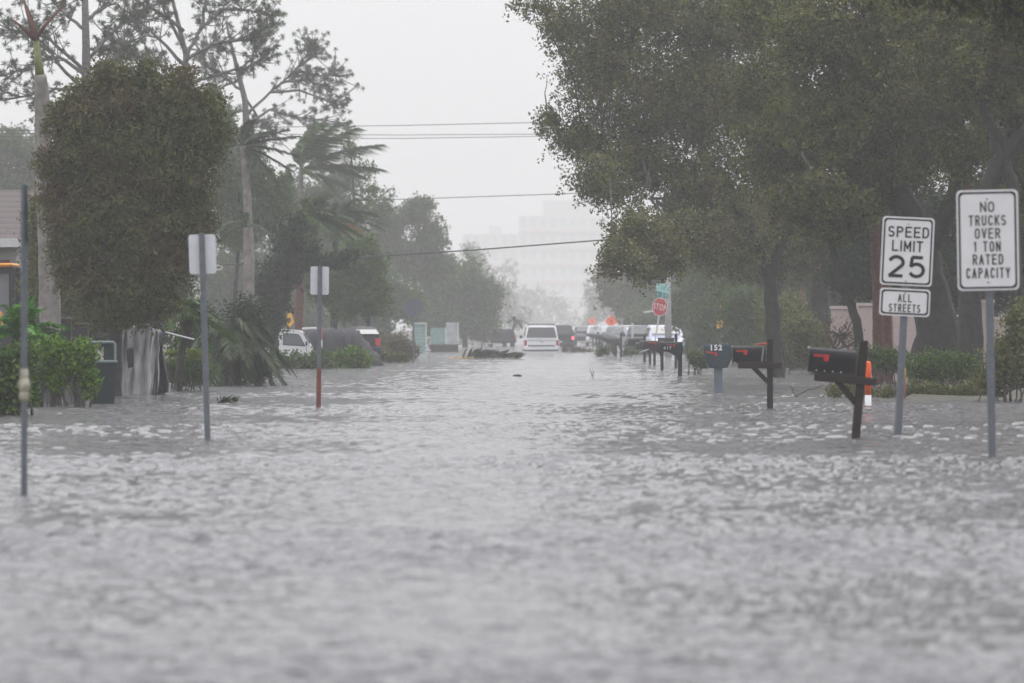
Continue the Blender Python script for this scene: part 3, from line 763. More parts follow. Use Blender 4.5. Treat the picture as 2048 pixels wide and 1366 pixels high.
def arch(name, lab, d, specs, r, seed):
    rnd = random.Random(seed); org = P(*specs[0][0], d); org.z = 0
    mb = MB()
    for pl in specs:
        pts = [P(x, y, d) for x, y in pl]; q = []
        for i in range(len(pts) - 1):
            for k in range(3): q.append(pts[i].lerp(pts[i + 1], k / 3) + Vector((rnd.gauss(0, .01), 0, rnd.gauss(0, .01))))
        q.append(pts[-1]); mb.tube(q, [r * (1 - .7 * i / len(q)) for i in range(len(q))], 5)
    o = mb.build(name, M['twig'], None, org); o.location = org
    return tag(o, lab, "branch")
arch("twig", "forked bare twig standing out of the water between second and first mailboxes", 101, [[(1592, 795), (1588, 782), (1580, 770)], [(1600, 788), (1625, 778), (1648, 768)], [(1592, 795), (1596, 790), (1604, 786)]], .016, 1)
arch("twig", "tiny upright twig in open water left of the mailbox row", 150, [[(1184, 753), (1182, 744), (1180, 735)], [(1184, 753), (1187, 744), (1186, 738)]], .012, 2)
tree("dead_tree", "bare twiggy shrub in front of the pinkish wall", "shrub", 130, [([(1662, 735), (1668, 690), (1680, 660)], 5, 3), ([(1668, 700), (1690, 670), (1705, 640)], 4, 2), ([(1668, 700), (1650, 660), (1648, 620)], 4, 2), ([(1668, 700), (1700, 690), (1722, 672)], 4, 2)],
     [(1680, 670, 35, 40)], 500, .08, .03, M['brush'], M['twig'], seed=17, twigs=40, limbs=False)

# far trees down the street on the right
tree("tree", "hazy lacy tree beyond the concrete pole with drooping outer branches", "tree", 440, [([(1300, 690), (1300, 600), (1290, 560)], 10, 5)],
     [(1230, 585, 45, 32), (1290, 570, 60, 40), (1360, 580, 60, 50), (1215, 560, 28, 25), (1260, 620, 45, 25), (1390, 620, 50, 45)], 20000, .28, .14, M['oak'], T, seed=31, spread=.34, twigs=50, group="far trees along the right of the street")
tree("tree", "faint tree deep in the mist at the far right of the street", "tree", 1000, [([(1240, 680), (1240, 610)], 6, 3)],
     [(1200, 610, 32, 40), (1240, 600, 40, 50), (1185, 640, 22, 22), (1180, 590, 14, 26)], 7000, .4, .22, M['oak'], T, seed=32, spread=.45, twigs=20, group="far trees along the right of the street")
bush("shrub", "pale misty bushes beyond the parked cars on the right", "shrub", 380, [(1330, 640, 60, 30), (1400, 650, 60, 40), (1270, 650, 30, 16)], 8000, .26, .13, M['mid_green'], 33, spread=.25)
tree("tree", "green tree behind the stop sign on the right verge", "tree", 270, [([(1400, 710), (1400, 620), (1410, 560)], 9, 5)],
     [(1370, 620, 35, 40), (1420, 560, 60, 50), (1400, 610, 50, 50), (1440, 630, 50, 50)], 15000, .2, .1, M['mid_green'], T, seed=34, spread=.22, twigs=30, group="far trees along the right of the street")

# ------------------------------------------------------------------ far trees on the left and at the end of the street
G2 = "trees fading into mist down the left of the street"
tree("tree", "faint round tree in the mist left of the far end of the road", "tree", 1400, [([(1075, 672), (1075, 620)], 6, 3)],
     [(1070, 600, 45, 32), (1110, 615, 42, 32), (1030, 600, 40, 36), (1140, 640, 30, 20), (1020, 540, 24, 26), (1060, 640, 90, 22)], 9000, .5, .28, M['mid_green'], T, seed=41, spread=.55, twigs=20, group=G2)
tree("tree", "misty tree standing before the apartment wing", "tree", 850, [([(985, 680), (985, 610)], 7, 4)],
     [(960, 560, 40, 55), (1000, 590, 40, 60), (940, 505, 30, 22), (1030, 640, 35, 30), (970, 630, 60, 40)], 11000, .36, .19, M['mid_green'], T, seed=42, spread=.4, twigs=25, group=G2)
tree("tree", "wide layered tree with drooping edge above the pale green panels", "tree", 430, [([(930, 695), (925, 640), (910, 590)], 12, 6)],
     [(880, 560, 60, 50), (930, 560, 50, 50), (965, 600, 40, 40), (900, 630, 70, 50), (960, 650, 40, 34), (985, 585, 18, 16), (850, 620, 40, 50)], 34000, .26, .13, M['green'], T, seed=43, spread=.30, twigs=40, group=G2)
tree("tree", "tall airy tree with knobbly crown between the palms and the apartment wing", "tree", 400, [([(830, 690), (832, 600), (826, 520), (840, 450)], 12, 6)],
     [(780, 450, 45, 42), (830, 425, 34, 30), (860, 470, 40, 40), (850, 410, 22, 16), (810, 520, 60, 50), (870, 530, 40, 40), (755, 500, 40, 50)], 32000, .22, .11, M['mid_green'], T, seed=44, spread=.24, twigs=60, group=G2)
tree("tree", "dense tree behind the back of the octagonal sign", "tree", 350, [([(770, 700), (765, 620), (770, 560)], 12, 6)],
     [(760, 580, 50, 60), (795, 600, 45, 50), (740, 640, 50, 50), (820, 600, 34, 34), (720, 560, 40, 60)], 32000, .21, .1, M['green'], T, seed=45, spread=.24, twigs=30, group=G2)
tree("tree", "dark crowned tree over the tarpaulin heap", "tree", 226, [([(668, 700), (668, 620), (672, 550)], 9, 6), ([(738, 700), (736, 620), (730, 560)], 8, 5)],
     [(690, 590, 50, 50), (740, 590, 40, 50), (650, 560, 40, 50), (720, 520, 50, 50)], 34000, .15, .075, M['green'], T, seed=46, spread=.17, twigs=40, group=G2)
tree("tree", "pale green tree mass behind the leaning yellow sign", "tree", 330, [([(560, 700), (560, 560), (555, 480)], 10, 6)],
     [(480, 440, 70, 70), (560, 420, 70, 60), (640, 440, 60, 60), (520, 530, 80, 70), (450, 560, 60, 80), (610, 540, 50, 60), (700, 440, 40, 50), (480, 350, 60, 50), (660, 390, 60, 50), (590, 400, 70, 60), (720, 500, 50, 60), (650, 500, 70, 60), (560, 600, 80, 60), (760, 420, 30, 40), (690, 360, 40, 36), (480, 300, 50, 40)], 60000, .20, .10, M['mid_green'], T, seed=47, spread=.24, twigs=50, group=G2)
tree("tree", "hazy rounded tree behind the house roof", "tree", 330, [([(30, 700), (30, 560), (40, 420)], 14, 8)],
     [(20, 290, 60, 45), (70, 330, 60, 60), (10, 370, 70, 60), (110, 420, 60, 80), (-40, 320, 60, 60), (130, 560, 60, 90)], 34000, .22, .11, M['mid_green'], T, seed=48, spread=.26, twigs=30, group=G2)
tree("tree", "thin broken sapling with small leaf tufts above the street palms", "tree", 290, [([(712, 470), (708, 400), (704, 330), (694, 260)], 7, 3)],
     [(735, 340, 24, 24), (700, 300, 34, 20), (740, 380, 24, 20), (695, 255, 12, 10), (720, 420, 40, 40), (640, 330, 30, 16)], 2600, .16, .09, M['green'], T, seed=49, per=14, spread=.12, twigs=30, group=G2)
rg = rng_(77)
far = [(-60, 560, 60), (60, 480, 70), (180, 520, 60), (330, 500, 70), (460, 560, 60), (590, 590, 60), (690, 600, 60), (1330, 560, 60), (1430, 540, 60), (1520, 560, 70), (1620, 540, 70), (1730, 540, 70), (1850, 520, 70), (1960, 530, 70), (2060, 520, 70)]
for i, (px, py, r) in enumerate(far):
    lab = "misty background tree filling the gaps behind the nearer crowns"
    tree("background_tree", lab, "tree", 330 + 25 * (i % 4), [([(px, 690), (px, 600)], 10, 6)],
         [(px, py, r, 60), (px - 25, py + 70, r, 60), (px + 30, py + 60, r, 60)], 6000, .34, .19, M['mid_green'], T, seed=300 + i, spread=.3, twigs=0, group="misty background trees")

# ------------------------------------------------------------------ left side trees
def tuft_np(rg, C, D, n, L, W):
    k = len(C) * n
    c = np.repeat(C, n, 0); d0 = np.repeat(D, n, 0)
    a = d0 * .55 + rg.normal(size=(k, 3)); a /= np.linalg.norm(a, axis=1)[:, None]
    b = rg.normal(size=(k, 3)); b -= a * (a * b).sum(1)[:, None]; b /= np.linalg.norm(b, axis=1)[:, None]
    l = L * rg.uniform(.7, 1.1, k)[:, None]
    V = np.empty((k, 4, 3)); V[:, 0] = c; V[:, 1] = c + a * l * .5 + b * W; V[:, 2] = c + a * l; V[:, 3] = c + a * l * .5 - b * W
    return V.reshape(-1, 3), np.arange(k * 4).reshape(k, 4)

def pine(label, d, trunk, w0, w1, limbs, seed, per_limb=34, spread=42, group="tall pines behind the left gardens"):
    """limbs: pixel polylines; twigs with needle tufts grow from their outer two thirds"""
    rnd = random.Random(seed); rg = rng_(seed)
    org = P(*trunk[0], d); org.z = 0
    root = thing("pine_tree", label, "pine tree", org, group=group)
    tb = MB(); pts = [P(x, y, d) for x, y in trunk]; n = len(pts)
    fp = [Vector((pts[0].x, d, -.6))] + pts
    tb.tube(fp, [w0 * .55 * d / F] + [(w0 + (w1 - w0) * i / (n - 1)) * .5 * d / F for i in range(n)], 9)
    C = []; D = []
    for lm in limbs:
        off = rnd.uniform(-2.2, 2.2); m_ = len(lm)
        lp = []
        for i in range(m_ - 1):
            a = P(*lm[i], d + off * i / (m_ - 1)); b_ = P(*lm[i + 1], d + off * (i + 1) / (m_ - 1))
            for k in range(4): lp.append(a.lerp(b_, k / 4) + Vector((rnd.gauss(0, .02), rnd.gauss(0, .03), rnd.gauss(0, .02))))
        lp.append(P(*lm[-1], d + off))
        L_ = len(lp); tb.tube(lp, [.06 * (1 - .8 * i / L_) for i in range(L_)], 6)
        for k in range(per_limb):
            i = int(L_ * (rnd.uniform(.25, 1) ** .8)); i = min(i, L_ - 1)
            s = lp[i]; tg = (lp[min(i + 1, L_ - 1)] - lp[max(i - 1, 0)]).normalized()
            e = s + (tg * rnd.uniform(.1, .9) + Vector((rnd.gauss(0, .6), rnd.gauss(0, .7), rnd.gauss(.15, .5)))) * spread * d / F
            mid = s.lerp(e, .5) + Vector((0, 0, -.04))
            tb.tube([s, mid, e], [.022, .016, .010], 4, cap=False)
            dr = (e - mid).normalized() + Vector((0, 0, .35))
            C.append(e); D.append(dr)
            if rnd.random() < .7:
                e2 = mid + Vector((rnd.gauss(0, .4), rnd.gauss(0, .4), rnd.gauss(.1, .35))) * spread * .5 * d / F
                tb.tube([mid, e2], [.012, .008], 3, cap=False); C.append(e2); D.append((e2 - mid).normalized() + Vector((0, 0, .35)))
    tb.build("trunk", M['bark_pine'], root, org, smooth=True)
    V, Fc = tuft_np(rg, np.array(C), np.array(D), 40, .165, .009)
    link("crown", np_mesh("crown", V - np.array(org), Fc), M['needle'], root)
    return root

pine("tall pine at the left with a straight grey trunk and open limbs", 175, [(176, 720), (174, 400), (172, 200), (172, 90), (168, -60)], 28, 12,
     [[(172, 150), (120, 110), (60, 130), (5, 160)], [(174, 120), (230, 60), (280, 20)], [(172, 175), (110, 180), (40, 190), (-30, 175)], [(172, 60), (130, 30), (90, -20)], [(170, 40), (215, 10), (240, -30)],
      [(174, 190), (120, 130), (90, 90), (60, 60)], [(172, 100), (200, 95), (240, 100)], [(170, 0), (110, -30), (60, -20)], [(174, 150), (95, 75), (20, 60)], [(173, 140), (225, 120), (250, 90)]], 51, 30)
pine("pine with a forked bare crown behind the big grey bush", 185, [(370, 720), (368, 400), (368, 200), (372, 110), (360, 60), (340, -20)], 20, 6,
     [[(372, 110), (400, 60), (440, 20), (480, -10)], [(368, 130), (320, 80), (290, 50), (270, 35)], [(366, 90), (330, 20), (310, -30)], [(372, 120), (420, 90), (480, 80), (530, 70)], [(400, 60), (410, 10), (420, -40)],
      [(370, 170), (430, 150), (500, 130), (530, 110)], [(368, 150), (330, 130), (290, 120)], [(440, 20), (500, 20), (540, 30)], [(368, 200), (310, 170), (270, 170)], [(366, 60), (300, 10), (270, -20)]], 52, 32)
pine("pine whose long limb reaches out over the street above the wind bent palms", 236, [(500, 720), (498, 500), (495, 300), (490, 200), (470, 120), (452, 45)], 24, 4,
     [[(494, 230), (540, 185), (590, 140), (620, 100)], [(540, 185), (600, 180), (650, 200), (680, 205)], [(560, 165), (610, 160), (660, 175)], [(494, 250), (540, 220), (590, 235), (650, 240)], [(590, 140), (640, 150), (670, 150)],
      [(485, 180), (440, 150), (410, 130)], [(478, 140), (510, 110), (520, 70)], [(480, 160), (430, 180), (400, 200)], [(494, 200), (520, 240), (550, 270)], [(470, 110), (430, 90), (400, 100)], [(492, 220), (450, 230), (420, 240)], [(600, 130), (630, 110), (625, 85)]], 53, 32, 34)

# royal palm stripped by the wind
rp_root, hub = palm("palm_tree", "royal palm with a green crownshaft stripped to broken brown stubs", 120, [(102, 700), (96, 500), (86, 320), (84, 190), (80, 150)], 44, 24,
                    [(-.5, 0, .8, .01, 0)], M['frond_dead'], M['bark_palm'], seed=9, nl=2)
org = BASE[rp_root.name]
MB().tube([P(80, 152, 120), P(76, 120, 120), P(71, 78, 120)], [.10, .075, .055], 9).build("crownshaft", M['yellow_green'] if False else mat("crownshaft_green", (.16, .17, .05), .5, var=.2), rp_root, org, smooth=True)
sb = MB()
for pl, r in (([(71, 80), (64, 50), (50, 12)], .085), ([(70, 78), (45, 55), (20, 36)], .05), ([(72, 76), (90, 50), (132, 6)], .05), ([(70, 76), (60, 30), (42, -10)], .05)):
    sb.tube([P(x, y, 120) for x, y in pl], [r, r * .75, r * .25], 7)
sb.build("broken_stalk", M['bark_red'], rp_root, org, smooth=True)

tree("tree", "big dense grey brown tree with a barrel shaped crown behind the grey sheeting", "tree", 108,
     [([(232, 800), (232, 680), (236, 600), (240, 520)], 26, 20), ([(232, 680), (250, 620), (280, 560), (310, 480)], 18, 10), ([(234, 660), (210, 600), (190, 520), (180, 420)], 18, 10), ([(240, 520), (260, 400), (250, 260)], 16, 8)],
     [(165, 235, 60, 60), (250, 210, 80, 60), (340, 215, 70, 60), (392, 265, 44, 58), (140, 330, 48, 80), (240, 330, 90, 90), (330, 340, 90, 90), (385, 420, 40, 70), (150, 450, 58, 80), (250, 450, 100, 100), (340, 470, 66, 70),
      (190, 560, 60, 50), (280, 560, 74, 55), (335, 545, 40, 40), (200, 620, 40, 30), (260, 625, 60, 26), (320, 605, 36, 26), (310, 168, 40, 20), (225, 158, 44, 18), (180, 185, 24, 22), (392, 205, 22, 24), (440, 270, 16, 22), (426, 225, 12, 16),
      (122, 250, 22, 34), (102, 330, 22, 36), (104, 400, 18, 30), (130, 490, 22, 36), (412, 320, 20, 40), (404, 450, 18, 36), (375, 500, 24, 36), (290, 142, 26, 14), (365, 152, 26, 14), (140, 540, 24, 36), (130, 215, 20, 16), (205, 140, 14, 12), (415, 195, 18, 14)],
     150000, .10, .034, M['grey_brown'], T, seed=61, spread=.12, twigs=160, droop=.1, spray=(.7, 0, .25), gap=.55, stray_f=.34)
bush("shrub", "yellowish shrub at the foot of the royal palm", "shrub", 125, [(70, 480, 30, 70), (75, 420, 25, 50), (130, 600, 40, 50), (70, 570, 25, 60), (170, 610, 40, 50)], 11000, .09, .04, M['olive'], 62, spread=.1)
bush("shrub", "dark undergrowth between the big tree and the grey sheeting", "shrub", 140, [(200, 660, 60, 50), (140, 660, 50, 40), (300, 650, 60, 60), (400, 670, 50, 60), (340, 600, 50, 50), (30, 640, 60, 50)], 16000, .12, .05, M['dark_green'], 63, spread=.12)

# palms on the left
W1 = (.55, 0, .05)
palm("palm_tree", "coconut palm with fronds bent sideways by the wind over the wires", 262, [(596, 690), (598, 560), (602, 450), (602, 340)], 11, 9,
     [(-.25, .1, 1.0, 2.2, .0), (-.1, -.3, 1.0, 2.4, .2), (.15, .2, .9, 2.5, .3), (.35, -.1, .75, 2.6, .5), (.6, .2, .45, 2.7, .4), (.75, 0, .25, 2.4, .7), (.5, .4, .3, 2.2, 1.2), (-.3, .3, .8, 1.8, .9), (-.5, 0, .4, 1.6, 1.3), (.6, -.4, -.1, 2.0, .9), (.2, -.6, .2, 1.7, 1.4)],
     M['frond'], M['bark_palm'], seed=71, ll=.85, lw=.075, nl=80, wind=(.5, 0, -.02), droop=.45, wl=.5)
palm("palm_tree", "feathery palm with a spiky fan of fronds behind the pine trunk", 182, [(500, 700), (500, 500), (490, 320), (486, 292)], 18, 14,
     [(.95, 0, .25, 1.55, .1), (.9, .2, .0, 1.5, .3), (.8, -.2, .45, 1.4, .2), (.85, 0, -.3, 1.4, .3), (.5, .3, .6, 1.3, .5), (-.4, 0, .7, 1.3, .6), (.1, -.4, .8, 1.3, .4), (.6, .2, -.5, 1.2, .4), (-.7, .2, .2, 1.2, .7), (.3, -.3, -.2, 1.2, .5)],
     M['frond_grey'], M['bark_palm'], seed=72, ll=.6, lw=.045, nl=64, wind=(.12, 0, 0), wl=.3)
palm("palm_tree", "cabbage palm with hanging orange dead fronds behind the white truck", 206, [(598, 700), (598, 640), (600, 560), (622, 440)], 19, 15,
     radial_fronds(73, 26, 1.35, .8, -25, 80), M['frond'], M['bark_red'], seed=73, ll=.8, lw=.06, nl=40, wind=(.25, 0, 0), wl=.3)
palm("palm_tree", "palm with a skirt of brown drooping fronds right of the ivy column", 236, [(668, 700), (668, 600), (672, 480), (676, 440)], 15, 13,
     radial_fronds(74, 18, 1.5, .8, 0, 80) , M['frond_grey'], M['bark_dark'], seed=74, ll=.95, lw=.06, nl=40, wind=(.25, 0, 0), wl=.3)
dv, df, _ = join_np([frond_np(rng_(80 + i), P(680 + 3 * i, 438, 234), (.3 + .12 * i, -.2 + .1 * i, -.6), 1.0, .4, (.15, 0, 0), 22, .42, .045)[:2] for i in range(5)] ) + (None,)
org = P(680, 438, 234); o = link("dead_frond", np_mesh("dead_frond", dv - np.array(org), df), M['frond_dead']); o.location = org
tag(o, "orange brown dead fronds hanging under a palm crown over the street", "palm fronds")
palm("palm_tree", "pale straight palm trunk left of the ivy column with a small orange tip", 172, [(497, 700), (497, 600), (495, 520), (493, 455)], 19, 14,
     radial_fronds(75, 7, 1.0, .6, 10, 80), M['frond_grey'], M['bark_palm'], seed=75, nl=20)
palm("palm_tree", "stocky young palm with arching pale fronds beside the clipped hedge", 116, [(358, 760), (364, 700), (374, 662), (376, 640)], 10, 22,
     radial_fronds(76, 15, 1.05, .75, 5, 70), M['frond'], M['bark_dark'], seed=76, ll=.6, lw=.03, nl=34, wind=(.15, 0, 0))
palm("palm_tree", "large clumping palm with long fronds drooping to the flood water", 128, [(462, 770), (462, 740), (464, 690), (466, 660)], 44, 34,
     radial_fronds(77, 30, 1.2, 1.2, -25, 60) + radial_fronds(78, 12, 1.0, 1.4, -30, 20), M['frond_grey'], M['bark_dark'], seed=77, ll=.6, lw=.035, nl=52, wind=(.18, 0, 0))
palm("palm_tree", "bright green bushy palm at the left edge behind the flooded hedge", 98, [(40, 800), (40, 740), (42, 700), (46, 672)], 40, 40,
     radial_fronds(79, 44, .92, .45, 5, 85), M['frond_bright'], M['bark_dark'], seed=79, ll=.5, lw=.028, nl=40)

# ivy column
tree("tree", "dead trunk wrapped in dark ivy leaning over the parked truck", "tree", 186, [([(548, 700), (552, 640), (566, 560), (592, 440)], 20, 9), ([(575, 540), (620, 530), (670, 520), (706, 508)], 8, 4)],
     [(545, 640, 28, 50), (552, 590, 34, 50), (575, 540, 40, 46), (580, 480, 34, 40), (596, 446, 18, 24), (630, 525, 34, 16), (670, 522, 26, 14), (702, 510, 16, 12), (610, 500, 36, 30), (530, 570, 22, 40)],
     26000, .11, .07, M['vine'], T, seed=64, spread=.09, per=18, twigs=40, limbs=False)

# hedges and shrubs on the left
bush("hedge", "straggly light green hedge standing in the water at the left edge", "hedge", 84, [(10, 750, 38, 60), (40, 730, 35, 45), (-30, 750, 40, 60), (0, 800, 50, 34)], 10000, .08, .045, M['green'], 65, spread=.07, stems=30)
bush("hedge", "bright yellow green hedge top over grey stems left of the green bin", "hedge", 93, [(110, 712, 45, 30), (160, 710, 30, 30), (75, 732, 30, 28), (140, 738, 40, 16), (176, 760, 10, 40), (60, 780, 16, 34), (110, 760, 16, 20)], 11000, .075, .045, M['bright'], 66, spread=.07, stems=50, barkm=M['fence_wood'])
bush("hedge", "low clipped hedge with a yellowish flat top beside the leaning palm", "hedge", 118, [(365, 738, 42, 32), (395, 738, 32, 32), (345, 745, 24, 28)], 12000, .055, .028, M['green'], 67, spread=.05)
bush("hedge", "fresh growth along the top of the clipped hedge", "hedge", 117.6, [(350, 707, 24, 6), (380, 707, 26, 6), (405, 712, 20, 5)], 2400, .055, .03, M['yellow_green'], 68, spread=.03, stems=4)
bush("hedge", "dark leafy hedge in front of the white truck", "hedge", 183, [(560, 726, 26, 13), (600, 726, 30, 12), (640, 725, 30, 13), (640, 714, 14, 8), (572, 713, 8, 8), (592, 714, 7, 7), (545, 730, 20, 10)], 7000, .12, .075, M['green'], 69, spread=.09)
bush("hedge", "fresh light green end of the hedge below the tarpaulin heap", "hedge", 186, [(680, 722, 26, 15), (712, 718, 26, 17), (726, 722, 14, 14), (706, 708, 20, 10)], 5000, .12, .08, M['bright'], 70, spread=.09)
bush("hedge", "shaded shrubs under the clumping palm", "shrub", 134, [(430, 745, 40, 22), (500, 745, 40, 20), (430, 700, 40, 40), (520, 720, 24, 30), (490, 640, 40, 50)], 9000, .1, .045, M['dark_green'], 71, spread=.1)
bush("brush_pile", "brown storm brush heaped on the left verge before the pale panels", "brush pile", 240, [(790, 690, 36, 26), (770, 700, 30, 18), (820, 700, 20, 9), (790, 712, 40, 8)], 8000, .14, .05, M['brush'], 72, spread=.12, stems=40)
bush("brush_pile", "olive brush and branches spilling into the water beside the octagonal sign", "brush pile", 215, [(770, 715, 34, 6), (800, 716, 26, 4), (760, 705, 22, 10)], 2500, .12, .045, M['olive'], 73, spread=.09, stems=20)
bush("brush_pile", "grey storm brush strewn across the water behind the white car", "brush pile", 320, [(1150, 700, 20, 3), (1170, 702, 20, 3), (1130, 698, 14, 3)], 700, .16, .05, M['brush'], 74, spread=.08, stems=12)
bush("brush_pile", "low leafy debris beside the far mailbox cluster", "brush pile", 265, [(1205, 704, 16, 6), (1260, 703, 22, 5), (1285, 702, 16, 4)], 2600, .14, .05, M['mid_green'], 75, spread=.08, stems=14)
bush("brush_pile", "pale leafy clump in the water left of the green mailbox", "brush pile", 160, [(1392, 715, 16, 12), (1398, 725, 18, 6)], 1600, .09, .045, M['mid_green'], 76, spread=.06, stems=10)
# ------------------------------------------------------------------ signs
def ground_pt(px, py):
    d = dist(py); p = P(px, py, d); p.z = 0
    return p, d

def panel(root, w_, h_, z, y, front=True, r=.035, facem='sign_white', lines=None, border=True, bold=.03, shape=None, name="panel", inkm='sign_black', ink_border=None):
    """a flat sign plate facing the camera (front) or showing its bare back"""
    loop = shape or rrect(w_, h_, r, 0, z)
    pl = MB().prism(loop, 'y', y - .003, y).build(name, M['alu'], root)
    if front:
        sc = lambda k: [((p[0]) * k, z + (p[1] - z) * k) for p in loop]
        MB().prism(sc(.995), 'y', y - .006, y - .0035).build("face", M[facem], pl)
        if border:
            k1 = 1 - .05 / w_ * .7; kz = 1 - .05 / h_ * .7
            o = [(p[0] * k1, z + (p[1] - z) * kz) for p in loop]; k2 = k1 - .038 / w_; kz2 = kz - .038 / h_
            i = [(p[0] * k2, z + (p[1] - z) * kz2) for p in loop]
            MB().ring(o, i, y - .0085, y - .0062).build("border", M[ink_border or inkm], pl)
        if lines:
            road_lettering(lines, y=y - .009, weight=bold).build("lettering", M[inkm], pl)
    return pl

def pole(root, z1, r, m='steel', z0=-.5, name="pole", n=8):
    return MB().tube([(0, 0, z0), (0, 0, z1)], r, n).build(name, M[m], root, smooth=False)

# speed limit
p, d = ground_pt(1796, 870); s = d / F
tilt = math.atan2(21, 435)
sg = thing("traffic_sign", "white speed limit 25 sign with an all streets plate below it", "traffic sign", p, (0, tilt, 0))
pole(sg, 436 * s, .5 * 15 * s)
z = lambda py: (870 - py) * s
cz = (z(434) + z(571)) / 2; hh = z(434) - z(571)
panel(sg, 104 * s, hh, cz, -.045, r=.04, bold=.15, lines=[("SPEED", .005, z(464), 82 * s, 22 * s), ("LIMIT", .0, z(492), 62 * s, 22 * s), ("25", 0.0, z(533), 75 * s, 45 * s)])
cz = (z(577) + z(632)) / 2; hh = z(577) - z(632)
panel(sg, 101 * s, hh, cz, -.045, r=.04, bold=.14, lines=[("ALL", 0, z(596), 28 * s, 16 * s), ("STREETS", 0, z(616), 63 * s, 16 * s)])
bm = MB()
for py in (448, 562, 586): bm.tube([(0, -.06, z(py)), (0, .03, z(py))], .008, 6)
bm.build("bolt", M['steel'], sg)

# no trucks
p, d = ground_pt(1984, 913); s = d / F; z = lambda py: (913 - py) * s
sg = thing("traffic_sign", "tall white sign reading no trucks over 1 ton rated capacity", "traffic sign", p, (0, -math.atan2(9, 535), R(-14)))
pole(sg, 532 * s, .5 * 16 * s)
cz = (z(380) + z(581)) / 2; hh = z(380) - z(581)
k = s / math.cos(R(14))
panel(sg, 121 * k, hh, cz, -.045, r=.045, bold=.135, lines=[("NO", 0, z(414), 28 * k, 21 * s), ("TRUCKS", 0, z(441), 73 * k, 21 * s), ("OVER", 0, z(467), 50 * k, 21 * s), ("1 TON", 0, z(493), 51 * k, 21 * s),
      ("RATED", 0, z(519), 60 * k, 21 * s), ("CAPACITY", 0, z(546), 86 * k, 21 * s)])
bm = MB()
for py in (398, 565): bm.tube([(0, -.06, z(py)), (0, .03, z(py))], .009, 6)
bm.build("bolt", M['steel'], sg)

# backs of the signs on the left
p, d = ground_pt(415, 881); s = d / F
sg = thing("traffic_sign", "plain silver sign back on a grey pole in front of the big tree", "traffic sign", p, (0, -math.atan2(12, 414), 0))
pole(sg, 415 * s, .5 * 12 * s)
zz = (881 - 508) * s; panel(sg, 54 * s, 79 * s, zz, -.045 + .09, front=False, r=.03)
p, d = ground_pt(637, 815); s = d / F
sg = thing("traffic_sign", "plain silver sign back on a pole with a rusty brown foot", "traffic sign", p, (0, math.atan2(3, 280), R(6)))
MB().tube([(0, 0, 80 * s), (0, 0, 282 * s)], .5 * 9 * s, 8).build("pole", M['steel'], sg)
MB().tube([(0, 0, -.5), (0, 0, 80 * s)], .5 * 9.5 * s, 8).build("pole_foot", M['rust'], sg)
panel(sg, 37 * s, 56 * s, (815 - 561) * s, .045, front=False, r=.025)
MB().tube([(.09, .041, (815 - 578) * s), (.09, .046, (815 - 578) * s)], .008, 8).build("bolt", M['steel'], sg)
# near pole seen with its sign edge on
p, d = ground_pt(48, 991); s = d / F
sg = thing("traffic_sign", "near grey pole with an edge on sign and pale wrap at the left edge", "traffic sign", p, (0, -math.atan2(9, 620), R(95)))
pole(sg, 622 * s, .5 * 13 * s)
ep = panel(sg, .36, 118 * s, (991 - 428) * s, -.028, front=False, r=.03); ep.data.materials[0] = M['steel']
wm_ = MB(); 
wm_.tube([(0, 0, (991 - y) * s) for y in (804, 798, 790, 783, 780, 770, 760, 757, 750, 742, 738)], [.025, .036, .04, .031, .04, .048, .04, .028, .033, .032, .025], 10)
wm_.build("reflective_wrap", M['coupling'], sg)

# octagon seen from behind
def octagon(r, z): return [(r * math.cos(R(22.5 + 45 * i)) / math.cos(R(22.5)), z + r * math.sin(R(22.5 + 45 * i)) / math.cos(R(22.5))) for i in range(8)]
p, d = ground_pt(827, 726); s = d / F
sg = thing("traffic_sign", "grey back of an octagonal sign half lost against the left trees", "traffic sign", p, (0, 0, 0))
pole(sg, 128 * s, .03)
MB().prism(octagon(18.5 * s, 111 * s), 'y', .03, .034).build("panel", M['steel'], sg)

# stop sign with street names
d = 258.0; s = d / F; p = P(1305, 700, d); p.z = 0
zt = lambda py: (HC + (659 - py) * s) / math.cos(R(10.5))
sg = thing("traffic_sign", "leaning red stop sign topped by two green street name plates", "traffic sign", p, (0, R(10.5), R(-34)))
pole(sg, zt(566), .035, m='alu')
k = 1 / math.cos(R(34))
oc = octagon(18 * s, zt(614)); ok = MB().prism(oc, 'y', -.045, -.041).build("panel", M['sign_white'], sg)
MB().prism(octagon(16.8 * s, zt(614)), 'y', -.048, -.0455).build("face", M['sign_red'], ok)
lettering([("STOP", 0, zt(614), 26 * s * k * .93, 12.5 * s)], y=-.051, bold=.01).build("lettering", M['sign_white'], ok)
for (py, hh, m_, txt, im, wd) in ((576.5, 15.5, 'sign_teal', "7 AVE N", 'sign_green', 26), (590, 9.5, 'sign_green', "1 ST", 'sign_teal', 24)):
    pl = MB().prism(rrect(wd * s * k, hh * s, .02, 0, zt(py)), 'y', -.04 - .01 * (py > 580), -.036 - .01 * (py > 580)).build("street_name_plate", M[m_], sg)
    lettering([(txt, .04, zt(py), wd * .78 * s * k, hh * .62 * s)], y=-.045 - .01 * (py > 580), bold=.02).build("lettering", M[im], pl)

